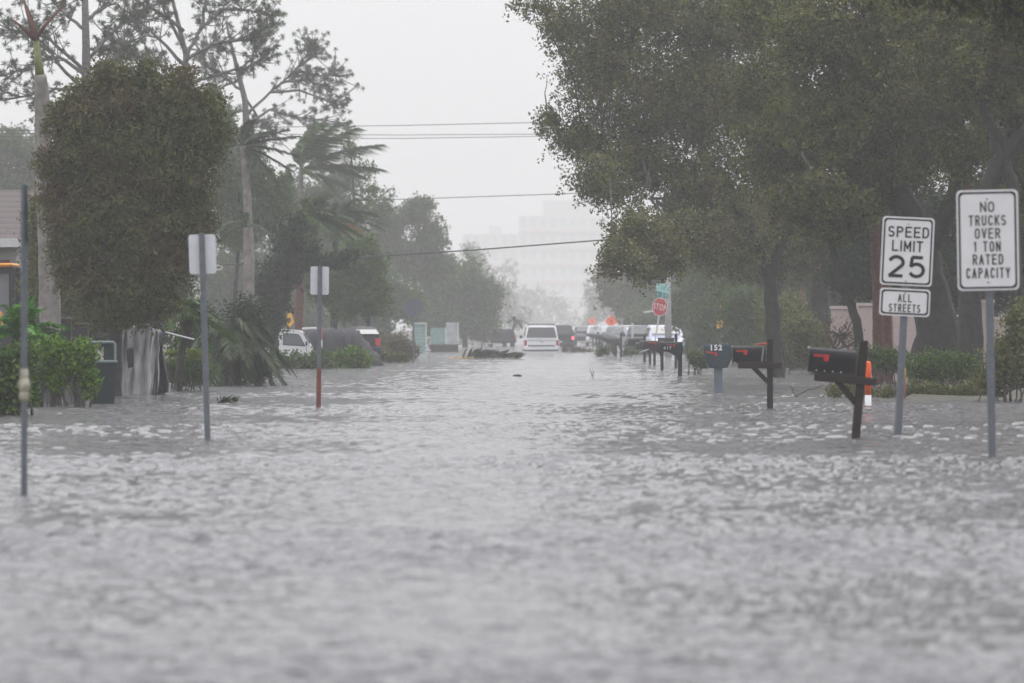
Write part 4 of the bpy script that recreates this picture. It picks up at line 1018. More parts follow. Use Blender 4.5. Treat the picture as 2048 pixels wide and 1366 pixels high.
def diamond(r, z): return [(r * math.cos(R(90 * i)) , z + r * math.sin(R(90 * i))) for i in range(4)]
def walker(z, h_):
    """a walking figure in a few strokes"""
    mb = MB(); q = h_
    for pts, r in (([(0, .32), (0, -.02)], .075), ([(0, -.02), (-.13, -.42)], .045), ([(0, -.02), (.14, -.2), (.12, -.42)], .045), ([(0, .24), (-.15, .06)], .035), ([(0, .24), (.16, .1)], .035), ([(0, .40), (0, .46)], .06)):
        mb.tube([(a * q, 0, z + b_ * q) for a, b_ in pts], r * q, 6)
    mb.v = [(x, y * .03, zz_) for x, y, zz_ in mb.v]
    return mb
d = 230.0; s = d / F; p = P(1441, 716, d); p.z = 0
sg = thing("traffic_sign", "yellow pedestrian diamond sign with a small yellow plaque beneath it", "traffic sign", p, (0, R(1), R(-58)))
zt = lambda py: HC + (659 - py) * s
pole(sg, zt(592), .03)
k = 1 / math.cos(R(58))
pl = MB().prism(diamond(13.5 * s * 1.0, zt(604)), 'y', -.045, -.041).build("panel", M['sign_yellow'], sg)
wk = walker(zt(604), 17 * s); wk.v = [(x, y - .047, zz_) for x, y, zz_ in wk.v]; wk.build("pedestrian_symbol", M['sign_black'], pl)
pl = MB().prism(rrect(12 * s * 1.9, 15 * s, .03, 0, zt(649)), 'y', -.045, -.041).build("plaque", M['sign_yellow'], sg)
ar = MB().prism([(-.12, zt(653)), (.05, zt(647)), (.02, zt(645)), (.14, zt(644.5)), (.12, zt(650)), (.08, zt(648)), (-.09, zt(655))], 'y', -.048, -.0455); ar.build("arrow_symbol", M['sign_black'], pl)

d = 215.0; s = d / F; p = P(566, 700, d); p.z = 0
sg = thing("traffic_sign", "yellow diamond warning sign turned nearly edge on above the white truck", "traffic sign", p, (0, R(14), R(62)))
zt = lambda py: HC + (659 - py) * s
pole(sg, zt(640), .03)
pl = MB().prism(diamond(19 * s, zt(637)), 'y', -.045, -.041).build("panel", M['sign_yellow'], sg)
MB().prism(diamond(6 * s, zt(637)), 'y', -.048, -.0455).build("symbol", M['olive'] if False else M['sign_black'], pl)

def work_sign(label, d, px, py, r, seed):
    s = d / F; p = P(px, 690, d); p.z = float(ground_z(np.array(p.x), np.array(d)))
    sg = thing("road_work_sign", label, "road work sign", p, (0, R(4), R(-8)), group="orange road work signs")
    zc = HC + (659 - py) * s - p.z
    pole(sg, zc + r * s * .6, .03)
    pl = MB().prism(diamond(r * s, zc), 'y', -.05, -.046).build("panel", M['sign_orange'], sg)
    wk = walker(zc, r * .8 * s); wk.v = [(x, y - .052, zz_) for x, y, zz_ in wk.v]; wk.build("symbol", M['sign_black'], pl)
work_sign("orange diamond road work sign above the parked cars", 390, 1218, 643, 13, 1)
work_sign("fainter orange road work sign deeper in the mist", 620, 1182, 642, 9, 2)

# marker posts
def marker(label, cat, px, py_base, py_top, py_split, wpx, d=None, top='orange', low='white_plastic', name="marker_post"):
    if d is None: p, d = ground_pt(px, py_base)
    else: p = P(px, py_base, d)
    s = d / F; z0 = P(0, py_base, d).z if d else 0
    org = Vector((p.x, p.y, 0)); root = thing(name, label, cat, org)
    r = wpx * .5 * s; za, zb_, zc = P(0, py_base, d).z, P(0, py_split, d).z, P(0, py_top, d).z
    MB().tube([(0, 0, min(za, -.3)), (0, 0, zb_)], r, 12).build("lower_band", M[low], root, smooth=True)
    MB().tube([(0, 0, zb_), (0, 0, zc - r), (0, 0, zc - r * .3), (0, 0, zc)], [r, r * .97, r * .75, r * .3], 12).build("tube", M[top], root, smooth=True)
    return root
marker("fat orange marker post with a white foot behind the first mailbox", "marker post", 1736, 812, 722, 790, 13)
marker("thin orange and white marker stake rising behind the left hedge", "marker post", 642, 735, 657, 680, 5, d=188)
marker("short yellow marker stake behind the speed limit pole", "marker post", 1808, 800, 735, 760, 7, d=104, top='sign_yellow', low='rust')

# ------------------------------------------------------------------ mailboxes
def box_profile(w_, h_):
    """arched cross-section in (y,z)"""
    pts = [(-w_ / 2, 0)]
    for i in range(9):
        a = R(180 - 180 * i / 8); pts.append((w_ / 2 * math.cos(a), h_ - w_ / 2 + w_ / 2 * math.sin(a)))
    pts.append((w_ / 2, 0)); return pts

def wood_mailbox(label, d, px, tilt=0, H=1.28, yaw=0, group=None, arm_z=.72, L=.50, bh=.24, strap=False, post_r=.05, rivets=False):
    p = P(px, 659, d); p.z = 0
    root = thing("mailbox", label, "mailbox", p, (0, R(tilt), R(yaw)), group=group)
    MB().box((0, 0, (H - .5) / 2), (post_r * 2, post_r * 2, H + .5), bev=.008).build("post", M['wood_dark'], root)
    MB().box((-(L - .17) / 2, -.002 - post_r - .022, arm_z), (L + .17, .044, .085), bev=.006).box((-(L - .17) / 2, post_r + .024, arm_z), (L + .17, .044, .085), bev=.006).box((-.04 - L / 2, 0, arm_z + .05), (L - .02, .17, .02)).build("crossarm", M['wood_dark'], root)
    q = Matrix.Rotation(R(-45), 3, 'Y')
    MB().box((-.13, 0, arm_z - .15), (.36, .05, .07), rot=Matrix.Rotation(R(45), 3, 'Y'), bev=.005).build("brace", M['wood_dark'], root)
    bx = MB().prism([(y, z + arm_z + .062) for y, z in box_profile(.19, bh)], 'x', -.07 - L, -.07)
    body = bx.build("box", M['black_paint'], root)
    MB().prism([(y * 1.06, z * 1.03 + arm_z + .058) for y, z in box_profile(.19, bh)], 'x', -.085 - L, -.071 - L + .012).build("door", M['black_paint'], body)
    MB().box((-.092 - L, 0, arm_z + .05 + bh), (.02, .03, .03), bev=.006).build("latch", M['chrome'], body)
    fz = arm_z + .062 + bh * .62
    fl = MB().box((-.07 - L + .12, -.101, fz + .012), (.17, .008, .028)).box((-.07 - L + .175, -.103, fz - .008), (.06, .010, .075), bev=.006)
    fl.build("flag", M['flag_red'], root)
    if rivets:
        rv = MB()
        for i in range(4): rv.tube([(-.5 + .09 * i, -.092, arm_z + .075), (-.5 + .09 * i, -.099, arm_z + .075)], .008, 6)
        rv.build("screw", M['chrome'], root)
    if strap:
        MB().box((-.115, -.106, arm_z + .17), (.028, .006, .21), rot=Matrix.Rotation(R(7), 3, 'Y')).build("strap", M['bin_edge'], root)
        MB().tube([(-.2, -.04, arm_z + .315), (-.12, -.05, arm_z + .325), (-.04, -.055, arm_z + .335)], .012, 6).build("ribbon", M['flag_red'], root)
    return root
GM = "mailboxes lining the right side of the street"
d1 = dist(876); wood_mailbox("nearest black mailbox on a leaning dark wooden post", d1, 1711, tilt=5, H=196 * d1 / F, arm_z=.635, L=.51, bh=.265, group=GM, rivets=True, post_r=.047)
d2 = dist(818); wood_mailbox("black mailbox with a pale strap and red ribbon by its upright post", d2, 1540, H=140 * d2 / F, arm_z=.655, L=.48, bh=.235, group=GM, strap=True, post_r=.046)

def barrel_mailbox(label, d, px, txt):
    p = P(px, 659, d); p.z = 0; s = d / F
    root = thing("mailbox", label, "mailbox", p, (0, R(-1), 0), group=GM)
    MB().box((0, 0, .02), (17 * s, 17 * s, 1.02), bev=.01).build("post", M['grey_plastic'], root)
    zb_, zt = 49 * s, 97 * s
    pts = [(-19 * s, zb_), (19 * s, zb_), (23 * s, zb_ + 10 * s), (28 * s, zb_ + 22 * s), (28 * s, zt - 5 * s), (26 * s, zt), (-27 * s, zt - 1 * s), (-29 * s, zt - 6 * s), (-27 * s, zb_ + 22 * s), (-22 * s, zb_ + 10 * s)]
    mb = MB(); n = len(pts)
    ys = (-.14, -.115, .115, .14); ks = (.93, 1, 1, .93); vs = []
    for y, k in zip(ys, ks): vs += [(x * k, y, zb_ + (z_ - zb_) * k) for x, z_ in pts]
    fs = [tuple(range(n)), tuple(range(4 * n - 1, 3 * n - 1, -1))]
    for j in range(3):
        for i in range(n): fs.append((j * n + i, (j + 1) * n + i, (j + 1) * n + (i + 1) % n, j * n + (i + 1) % n))
    body = mb.add(vs, fs).build("box", M['green_plastic'], root)
    rb = MB()
    for zz_ in (zb_ + 3 * s, zb_ + 6.5 * s, zb_ + 10 * s): rb.box((0, 0, zz_), (2 * (19 * s + (zz_ - zb_) * .35), .29, .008))
    rb.build("rib", M['green_plastic'], root)
    MB().box((-14 * s, -.145, zt - 17 * s), (22 * s, .012, 3.6 * s), rot=Matrix.Rotation(R(9), 3, 'Y'), bev=.004).box((-4.5 * s, -.148, zt - 21 * s), (5.5 * s, .014, 7 * s), bev=.006).build("flag", M['flag_red'], root)
    MB().box((-1.0 * s, -.1455, zt - 6.8 * s), (16 * s, .002, 12.5 * s)).build("number_sticker", M['sign_black'], root)
    lettering([(txt, -3 * s, zt - 7 * s, 23 * s, 12 * s)], y=-.1475, bold=.05).build("lettering", M['sign_white'], root)
    return root
barrel_mailbox("dark green barrel shaped mailbox numbered 152 on a grey post", dist(785), 1437, "152")

def plastic_mailbox(label, d, px, txt=None, m='black_green', L=.55, H=.66, bh=.26, yaw=0, tall=0, flag=True, body_r=.19, post=.11, bar=None):
    p = P(px, 659, d); p.z = 0
    root = thing("mailbox", label, "mailbox", p, (0, 0, R(yaw)), group=GM)
    hp = H + tall
    MB().box((0, 0, (hp - .5) / 2), (post, post, hp + .5), bev=.01).build("post", M[m], root)
    MB().prism([(-post * .5, H - .03), (-post * .5, H - .26), (-post * .9, H - .15), (-.26, H - .05), (-.33, H - .03)], 'y', -.035, .035).build("bracket", M[m], root)
    off = .07 if not tall else -post * .5 - .01
    b_ = MB().prism([(y, z + H - .03) for y, z in box_profile(body_r, bh)], 'x', off - L, off).build("box", M[m], root)
    MB().prism([(y * 1.05, z * 1.03 + H - .033) for y, z in box_profile(body_r, bh)], 'x', off - L - .014, off - L + .012).build("door", M[m], b_)
    if flag: MB().box((off - L + .24, -body_r / 2 - .008, H + .15), (.20, .01, .028), rot=Matrix.Rotation(R(6), 3, 'Y')).box((off - L + .33, -body_r / 2 - .01, H + .13), (.05, .012, .07)).build("flag", M['flag_red'], root)
    if txt: lettering([(txt, off - L + .16, H + .075, .20, .075)], y=-body_r / 2 - .004, bold=.02).build("lettering", M['sign_white'], root)
    if bar: MB().box((off - L * .6, -body_r / 2 - .03, H - .1), (.22, .02, .03), rot=Matrix.Rotation(R(-25), 3, 'Y')).build("newspaper_tube", M['alu'], root)
    return root
plastic_mailbox("black green moulded mailbox numbered 617 on a wide post", dist(753), 1360, "617", H=.66)
plastic_mailbox("black mailbox just behind the one numbered 617", dist(741), 1324, None, 'wood_dark', H=.66, L=.6, bh=.24, post=.095)
plastic_mailbox("dark mailbox with a post rising above its box behind the black one", 187, 1352, None, 'wood_dark', H=.78, L=.5, bh=.2, tall=.28, flag=False, post=.09)
plastic_mailbox("dark mailbox in the middle of the cluster near the stop sign", 201, 1309, None, 'trim_black', H=.62, bh=.24, flag=False, post=.09, bar=True)
plastic_mailbox("low dark mailbox with a pale tube in the cluster near the stop sign", 208, 1300, None, 'trim_black', H=.55, bh=.24, flag=False, post=.09, bar=True)
plastic_mailbox("squared dark mailbox with a tall post at the far end of the stop sign cluster", 225, 1289, None, 'wood_dark', H=.62, bh=.28, L=.54, tall=.36, flag=False, post=.1)
fx = [(262, 1242, .62, .42), (268, 1232, .66, 0), (276, 1229, .68, 0), (300, 1225, .68, 0), (318, 1217, .7, .2), (335, 1211, .7, 0), (352, 1205, .72, 0), (372, 1199, .72, .1), (395, 1193, .72, 0), (420, 1186, .74, 0)]
fl_ = ["tall posted dark mailbox at the front of the far row", "dark mailbox tucked behind the front of the far row"] + ["distant dark mailbox in the far misty row"] * 8
proto = None
for i, (d, px, H, tall) in enumerate(fx):
    lab = fl_[i]
    if i < 2 or proto is None:
        o = plastic_mailbox(lab, d, px, None, 'trim_black', H=H, L=.56, bh=.24, tall=tall, flag=False, post=.10)
        if i == 1: proto = o
    else:
        o = proto.copy(); COL.objects.link(o); p = P(px, 659, d); o.location = (p.x, p.y, H - .66); o["label"] = lab
        for ch in list(proto.children):
            c = ch.copy(); COL.objects.link(c); c.parent = o
            for g in list(ch.children):
                e = g.copy(); COL.objects.link(e); e.parent = c

# ------------------------------------------------------------------ utility pole and wires
d = 265.0; p = P(1337, 690, d); p.z = 0
up = thing("utility_pole", "pale concrete utility pole behind the stop sign", "utility pole", p)
ztop = P(0, 440, d).z
MB().tube([(0, 0, -.5), (-.03, 0, ztop * .6), (-.06, 0, ztop)], [.16, .125, .10], 10).build("pole", M['concrete'], up, smooth=True)
MB().box((-.06, -.1, ztop - .5), (1.2, .1, .1)).build("crossarm", M['bark'], up)
lp = P(250, 700, 268); lp.z = 0
def wire(label, pts, d, r):
    org = P(*pts[0], d)
    q = []
    n = len(pts)
    for i in range(n - 1):
        for k in range(6): q.append(P(*pts[i], d).lerp(P(*pts[i + 1], d), k / 6))
    q.append(P(*pts[-1], d))
    o = MB().tube(q, r, 5).build("power_line", M['cable'], None, org); o.location = org
    return tag(o, label, "power line", "power lines across the street")
wire("topmost thin wire crossing high over the street", [(-40, 262), (480, 255), (800, 251), (1130, 244), (1600, 236)], 262, .016)
wire("second thin wire below the topmost crossing the street", [(-40, 266), (480, 268), (800, 270), (1140, 268), (1600, 262)], 264, .015)
wire("third thin wire paired with the second crossing the street", [(-40, 272), (480, 277), (800, 277), (1140, 272), (1600, 264)], 266, .015)
wire("thin middle wire dipping over the misty trees", [(-40, 420), (430, 411), (700, 402), (1120, 388), (1600, 366)], 264, .018)
wire("thick dark lowest cable sloping up to the oak branches", [(438, 530), (560, 525), (720, 515), (950, 500), (1195, 481), (1334, 469)], 205, .026)
d = 205; p = P(437, 535, d)
lo = MB(); lo.tube([p + Vector((.13 * math.cos(R(a)), 0, .075 * math.sin(R(a)))) for a in range(0, 361, 30)], .02, 6); o = lo.build("insulator", M['porcelain'], None, p); o.location = p
tag(o, "small pale ring insulator at the left end of the lowest cable", "insulator")

# ------------------------------------------------------------------ cars
def car(name, label, cat, loc, rz, L, W, H, belt, paint, rear_slope=.28, front_slope=.75, hood=1.15, zb=.32, tall_box=False, lit=False, lampw=.14, lamph=.42, rack=False, group=None, bed=0.0, glassm='glass', red=None, sink=0):
    """rear at local y=0, nose at y=L; stands on z=-sink"""
    root = thing(name, label, cat, loc, (0, 0, rz), group=group)
    hw = W / 2
    def loft(secs, m, nm, par):
        mb = MB(); n = len(secs[0]); vs = [v for s_ in secs for v in s_]; fs = [tuple(range(n))[::-1], tuple(range((len(secs) - 1) * n, len(secs) * n))]
        for j in range(len(secs) - 1):
            for i in range(n): fs.append((j * n + i, j * n + (i + 1) % n, (j + 1) * n + (i + 1) % n, (j + 1) * n + i))
        return mb.add(vs, fs).build(nm, m, par)
    def sec(y, z0, z1, k=1.0, c=.08):
        w_ = hw * k
        return [(-w_ + c, y, z0), (w_ - c, y, z0), (w_, y, z0 + c), (w_, y, z0 + (z1 - z0) * .55), (w_ - .03, y, z1 - c), (w_ - c - .03, y, z1), (-w_ + c + .03, y, z1), (-w_ + .03, y, z1 - c), (-w_, y, z0 + (z1 - z0) * .55), (-w_, y, z0 + c)]
    dz = -sink
    body = loft([sec(0.02, zb + dz + .05, belt + dz - .03, .95), sec(.10, zb + dz, belt + dz, 1), sec(L - hood - .1, zb + dz, belt + dz, 1), sec(L - .25, zb + dz, belt + dz - .14, .97), sec(L, zb + dz + .1, belt + dz - .26, .88)], paint, "body", root)
    cy0 = .06 + bed; cy1 = L - hood
    def cab(y, z, k): w_ = hw * k; c = .07; return [(-w_, y, belt + dz - .05), (w_, y, belt + dz - .05), (w_, y, belt + dz), (w_ - .10 * (z - belt) / .6, y, z + dz - c), (w_ - .10 - c, y, z + dz), (-w_ + .10 + c, y, z + dz), (-w_ + .10 * (z - belt) / .6, y, z + dz - c), (-w_, y, belt + dz)]
    loft([cab(cy0, belt + .06, .93), cab(cy0 + rear_slope, H - .03, .93), cab(cy0 + rear_slope + .3, H, .94), cab(cy1 - front_slope - .15, H - .01, .94), cab(cy1, belt + .05, .93)], paint, "cabin", root)
    zr0, zr1 = belt + .03, H - .10
    def on_rear(z): return cy0 + rear_slope * (z - belt - .06) / (H - .09 - belt) - .025
    w0, w1 = hw * .86, hw * .72
    gl = [(-w0, on_rear(zr0), zr0 + dz), (w0, on_rear(zr0), zr0 + dz), (w1, on_rear(zr1), zr1 + dz), (-w1, on_rear(zr1), zr1 + dz)]
    bk = [(x, y + .02, z_) for x, y, z_ in gl]
    MB().add(gl + bk, [(0, 1, 2, 3), (7, 6, 5, 4), (0, 4, 5, 1), (1, 5, 6, 2), (2, 6, 7, 3), (3, 7, 4, 0)]).build("rear_window", M[glassm], root)
    ya, yb = cy0 + rear_slope + .15, cy1 - front_slope * .75
    for s_ in (-1, 1):
        for (a, b_) in ((ya, ya + (yb - ya) * .48), (ya + (yb - ya) * .52, yb)):
            x0_, x1_ = s_ * (hw * .935 + .012), s_ * (hw * .935 - .085 + .012)
            q = [(x0_, a, belt + .05 + dz), (x0_, b_ + .12, belt + .05 + dz), (x1_, b_, H - .13 + dz), (x1_, a + .03, H - .13 + dz)]
            q2 = [(x - s_ * .012, y, z_) for x, y, z_ in q]
            MB().add(q + q2, [(0, 1, 2, 3), (7, 6, 5, 4), (0, 4, 5, 1), (1, 5, 6, 2), (2, 6, 7, 3), (3, 7, 4, 0)]).build("side_window", M[glassm], root)
    wsx = hw * .8
    ws = [(-wsx, cy1 - .02, belt + .1 + dz), (wsx, cy1 - .02, belt + .1 + dz), (wsx * .86, cy1 - front_slope - .02, H - .08 + dz), (-wsx * .86, cy1 - front_slope - .02, H - .08 + dz)]
    MB().add([(x, y + .03, z_ + .02) for x, y, z_ in ws] + ws, [(3, 2, 1, 0), (4, 5, 6, 7), (0, 1, 5, 4), (1, 2, 6, 5), (2, 3, 7, 6), (3, 0, 4, 7)]).build("windscreen", M[glassm], root)
    for s_ in (-1, 1):
        MB().box((s_ * (hw - lampw * .5 - .03), .035, belt - .12 - lamph / 2 + dz), (lampw, .09, lamph), bev=.015).build("tail_lamp", M['lamp_lit'] if lit else (red or M['lamp_red']), root)
        MB().box((s_ * (hw + .09), cy1 - .15, belt + .06 + dz), (.17, .1, .17), bev=.03).build("mirror", M['trim_black'], root)
        MB().box((s_ * hw * .62, L - .03, belt - .42 + dz), (.3, .06, .16), bev=.02).build("headlight", M['chrome'], root)
        for yw in (L * .2, L * .80):
            wh = MB().tube([(s_ * (hw - .2), yw, .34 + dz), (s_ * (hw - .0), yw, .34 + dz)], .35, 18).build("tyre", M['tyre'], root)
            MB().tube([(s_ * (hw - .02), yw, .34 + dz), (s_ * (hw + .012), yw, .34 + dz)], .21, 14).build("rim", M['rim'], wh)
    MB().box((0, -.05, zb + .16 + dz), (W * .98, .16, .24), bev=.04).build("bumper", paint, root)
    MB().box((0, -.012, belt - .48 + dz), (.36, .02, .16)).build("number_plate", M['plate'], root)
    if rack:
        rk = MB()
        for s_ in (-1, 1):
            rk.tube([(s_ * hw * .72, cy0 + .5, H + .01 + dz), (s_ * hw * .72, cy0 + .55, H + .07 + dz), (s_ * hw * .72, cy1 - 1.3, H + .07 + dz), (s_ * hw * .72, cy1 - 1.25, H + .0 + dz)], .022, 6)
        rk.tube([(-hw * .74, cy0 + .62, H + .07 + dz), (hw * .74, cy0 + .62, H + .07 + dz)], .025, 6)
        rk.build("roof_rack", M['trim_black'], root)
    return root

d = 333; p = P(1083, 659, d); p.z = 0
suv = car("suv", "white estate sized suv driving away through the flood with a dark rear window", "suv", p, R(1), 5.4, 1.98, 1.86, 1.17, M['white_car'], rear_slope=.34, zb=.45, lampw=.15, lamph=.46, rack=True, sink=.44)
em = MB(); em.box((0, -.003, .60), (1.5, .02, .03)).box((0, -.01, .53), (.20, .03, .05), bev=.01); em.build("trim_strip", M['chrome'], suv)
MB().box((0, -.135, .30), (1.5, .02, .07)).build("step_pad", M['trim_black'], suv)
d = 395; p = P(1119, 659, d); p.z = -.1
car("car", "dark pickup ahead of the white suv with a red rear lamp showing", "pickup truck", p, R(2), 5.0, 1.95, 1.75, 1.1, M['dark_car'], lit=True, lampw=.12, lamph=.18, sink=.15)
d = 560; p = P(1124, 659, d); p.z = float(ground_z(np.array(0.), np.array(d))) + .02
car("car", "farthest car on the dry road with glowing red brake lamps", "car", p, R(0), 4.6, 1.85, 1.55, .95, M['silver_car'], lit=True, lampw=.34, lamph=.26)

GC = "cars parked off the road on the right"
def parked(label, d, px, rz, paint, L=4.6, W=1.8, H=1.48, belt=.95, z=0, name="parked_car", sink=.2, **k):
    p = P(px, 659, d); p.z = z
    return car(name, label, "car", p, R(rz), L, W, H, belt, paint, sink=sink, group=GC, **k)
parked("white car parked nose on beyond the leaning stop sign", 300, 1322, 183, M['pale_car'], H=1.5, belt=.95, L=4.8, z=-.08, sink=0)
parked("grey car with a pale curved roof edge behind the far mailbox row", 330, 1236, 200, M['silver_car'], H=1.45, z=-.02, sink=0, glassm='glass_clear')
parked("dark grey car just behind the mailbox cluster left of the stop sign", 318, 1292, 176, M['dark_car'], H=1.5, z=.0, sink=.1)
parked("silver car parked among the far misty mailboxes", 420, 1215, 185, M['silver_car'], H=1.45, z=-.05, sink=0, glassm='glass_clear')
parked("white van parked at the far end of the misty mailbox row", 440, 1196, 180, M['white_car'], H=1.6, belt=1.0, z=-.1, sink=0, name="parked_van", glassm='glass_clear')
parked("dark car standing by the verge at the bend of the far road", 470, 1168, 182, M['dark_car'], H=1.4, z=.0, sink=0)
parked("low dark car half hidden left of the suv under the misty trees", 430, 1008, 12, M['dark_car'], H=1.35, z=.0, sink=.1)

# white gate posts in the mist
def postframe(label, d, posts, m, name="post", cat="post", r=.05):
    root = None
    org = P(posts[0][0][0][0], 659, d); org.z = 0
    mb = MB()
    for pl, rr in posts: mb.tube([P(x, y, d) for x, y in pl], rr, 7)
    o = mb.build(name, M[m], None, org); o.location = org
    return tag(o, label, cat)
postframe("white post and bent rail over the far parked cars", 300, [([(1265, 690), (1265, 646)], .055), ([(1268, 653), (1246, 653), (1232, 660), (1224, 668)], .035)], 'fascia', "white_post")
postframe("pale square post right of the stop sign pole", 290, [([(1332, 690), (1331, 652)], .05)], 'fascia', "white_post")
postframe("thin pale streaked post behind the green mailbox group", 150, [([(1471, 720), (1472, 680), (1472, 648)], .03)], 'fence_wood', "wooden_post")
postframe("broken pale board lying across the eaves behind the stop sign", 320, [([(1288, 625), (1310, 622), (1318, 623)], .05)], 'fascia', "board", "board")
postframe("white rod leaning over the grey sheeting on the left", 115, [([(246, 640), (270, 655)], .022), ([(270, 655), (330, 664), (360, 672), (388, 679)], .017)], 'fascia', "white_rod", "rod")

# floating white chair-like frame
d = 380; p = P(978, 659, d); p.z = 0; s = d / F
bn = thing("bench", "small white bench standing in the shallow flood left of the suv", "bench", p)
MB().box((0, 0, -20 * s + .0 + .02 + 0, ) if False else (0, 0, .32), (25 * s, .35, .05)).build("seat", M['fascia'], bn)
for x in (-11 * s, 11 * s): MB().box((x, 0, .02), (.06 if x < 0 else .2, .3, .6)).build("leg", M['fascia'], bn)

# ------------------------------------------------------------------ white truck
d = 192; s = d / F
p = P(552, 659, d); p.z = 0
tr = thing("white_truck", "small white cab over truck parked behind the dark hedge", "truck", p)
X = lambda px: (px - 552) * s
Z = lambda py: HC + (659 - py) * s
prof = [(X(550), Z(740)), (X(625), Z(740)), (X(624.5), Z(708)), (X(622), Z(694)), (X(617), Z(686)), (X(604), Z(665)), (X(600), Z(661.5)), (X(594), Z(660)), (X(562), Z(658)), (X(555), Z(659.5)), (X(553.5), Z(664)), (X(551.5), Z(690))]
MB().prism(prof, 'y', 0, 1.45).build("cab", M['white_car'], tr)
def win(pts, y0, y1, nm, m): return MB().prism([(X(a), Z(b_)) for a, b_ in pts], 'y', y0, y1).build(nm, M[m], tr)
win([(565.5, 690), (610.5, 692.5), (602, 675), (597, 668.5), (591, 667.5), (566, 666)], -.012, .02, "side_window_seal", 'trim_black')
win([(567, 688.6), (608, 691), (600.5, 675.5), (596, 669.6), (590.5, 668.8), (567.3, 667.6)], -.018, -.0125, "side_window", 'glass_clear')
MB().add([(X(605.3), .1, Z(666)), (X(605.3), 1.35, Z(666)), (X(618), 1.35, Z(686)), (X(618), .1, Z(686)), (X(606), .1, Z(665)), (X(606), 1.35, Z(665)), (X(619), 1.35, Z(685.5)), (X(619), .1, Z(685.5))],
         [(3, 2, 1, 0), (4, 5, 6, 7), (0, 1, 5, 4), (1, 2, 6, 5), (2, 3, 7, 6), (3, 0, 4, 7)]).build("windscreen", M['glass_clear'], tr)
MB().box((X(556.5), -.006, Z(705)), (.012, .008, 1.2)).box((X(613), -.006, Z(712)), (.012, .008, .55)).build("door_seam", M['trim_black'], tr)
MB().box((X(613), -.1, Z(687)), (.05, .16, .14), bev=.015).build("mirror", M['trim_black'], tr)
MB().box((X(520), .72, Z(705)), (62 * s, 1.4, .34), bev=.02).build("cargo_bed", M['white_car'], tr)
for x in (X(608), X(505)):
    for y in (.08, 1.3):
        wh = MB().tube([(x, y - .08, -.25), (x, y + .08, -.25)], .28, 16).build("tyre", M['tyre'], tr)
        MB().tube([(x, y - .09, -.25), (x, y + .09, -.25)], .16, 12).build("rim", M['rim'], wh)
# white boat-like roof behind
postframe("white board edge lying above the tarpaulin behind the truck", 196, [([(604, 658.5), (620, 657.5), (634, 657)], .05)], 'fascia', "board", "board")

# tarpaulin heap
d = 198
rg = rng_(91); prof = [(612, 664), (625, 659), (640, 657), (660, 657), (680, 657), (697, 657), (708, 657), (718, 662), (728, 674), (738, 690), (748, 703), (758, 713), (766, 724), (770, 736)]
nu, nv = 60, 26; V = []
pxs = np.array([a for a, _ in prof]); pys = np.array([b_ for _, b_ in prof])
for i in range(nu):
    t = i / (nu - 1); px = 612 + (770 - 612) * t; py = float(np.interp(px, pxs, pys))
    for j in range(nv):
        v = j / (nv - 1); a = math.pi * v
        c = P(px, 659, d); zt = P(0, py, d).z + .35
        rr = .85 if px < 720 else .85 - .010 * (px - 720)
        y = -math.cos(a) * max(.25, rr); zz_ = -.35 + zt * (math.sin(a) ** .45)
        wv_ = .035 * math.sin(px * .35 + 3 * v) + .03 * math.sin(px * .13 + 9 * v) + .02 * math.sin(px * .8 - 14 * v)
        V.append((c.x + wv_ * .6, d + y + wv_, zz_ + wv_ * .6))
nn = np.arange(nu * nv).reshape(nu, nv)
Fq = np.stack([nn[:-1, :-1].ravel(), nn[:-1, 1:].ravel(), nn[1:, 1:].ravel(), nn[1:, :-1].ravel()], 1)
org = P(690, 659, d); org.z = 0
o = link("tarpaulin", np_mesh("tarpaulin", np.array(V) - np.array(org), Fq), M['tarp'], smooth=True); o.location = org
tag(o, "long dark grey tarpaulin draped over a load sloping down to the water", "tarpaulin")

# red and white tail of a car behind the heap
d = 204; p = P(733, 659, d); p.z = 0
rc = car("parked_car", "car with big red tail lamps poking out behind the dark tarpaulin", "car", p, R(8), 3.6, 1.0, 1.28, 1.0, M['dark_car'], rear_slope=.40, lampw=.17, lamph=.26, sink=-.02, red=mat("bright_red_lens", (.50, .035, .045), .3, emit=None))

# ------------------------------------------------------------------ pale green panels (roadside cabinets)
def cabinet(label, d, x0, x1, y0, y1, slant, trim, facem):
    p = P((x0 + x1) / 2, 659, d); p.z = 0; s = d / F
    root = thing("utility_cabinet", label, "utility cabinet", p, (0, 0, R(4)))
    hw = (x1 - x0) / 2 * s; zt, zb_ = P(0, y0, d).z, P(0, y1, d).z
    MB().prism([(-hw + slant, min(zb_, -.2)), (hw, min(zb_, -.2)), (hw, zt), (-hw, zt)], 'y', 0, .6).build("cabinet", M[facem], root)
    tb = MB()
    if 't' in trim: tb.box((0, .25, zt + .035), (2 * hw + .1, .75, .07))
    if 'r' in trim: tb.box((hw + .03, .25, (zt + zb_) / 2), (.06, .72, zt - zb_ - .002))
    tb.build("trim", M['teal_trim'], root)
    sl = MB()
    for k in range(5): sl.box((slant * .3, -.008, zb_ + (zt - zb_) * (.2 + .15 * k)), (1.5 * hw, .012, .03))
    sl.build("louvre", M['sheet'], root)
    return root
cabinet("pale green cabinet with a white top and right edge, leftmost of three", 318, 829, 851, 648, 690, .1, 'tr', 'teal_panel')
cabinet("low pale green cabinet with a bright right edge, middle of three", 322, 863, 890, 656, 688, -.05, 'r', 'teal_panel')
cabinet("greyer tall cabinet with a pale corner post, rightmost of three", 327, 893, 915, 645, 683, 0, 'r', 'sheet')
p = P(888, 659, 320); p.z = 0; s = 320 / F
o = MB().box((0, 0, .05), (58 * s, .5, .8), bev=.03).build("low_wall", M['bark']); o.location = p + Vector((0, -.4, -.03))
tag(o, "low grey block wall in the water under the pale green cabinets", "wall")
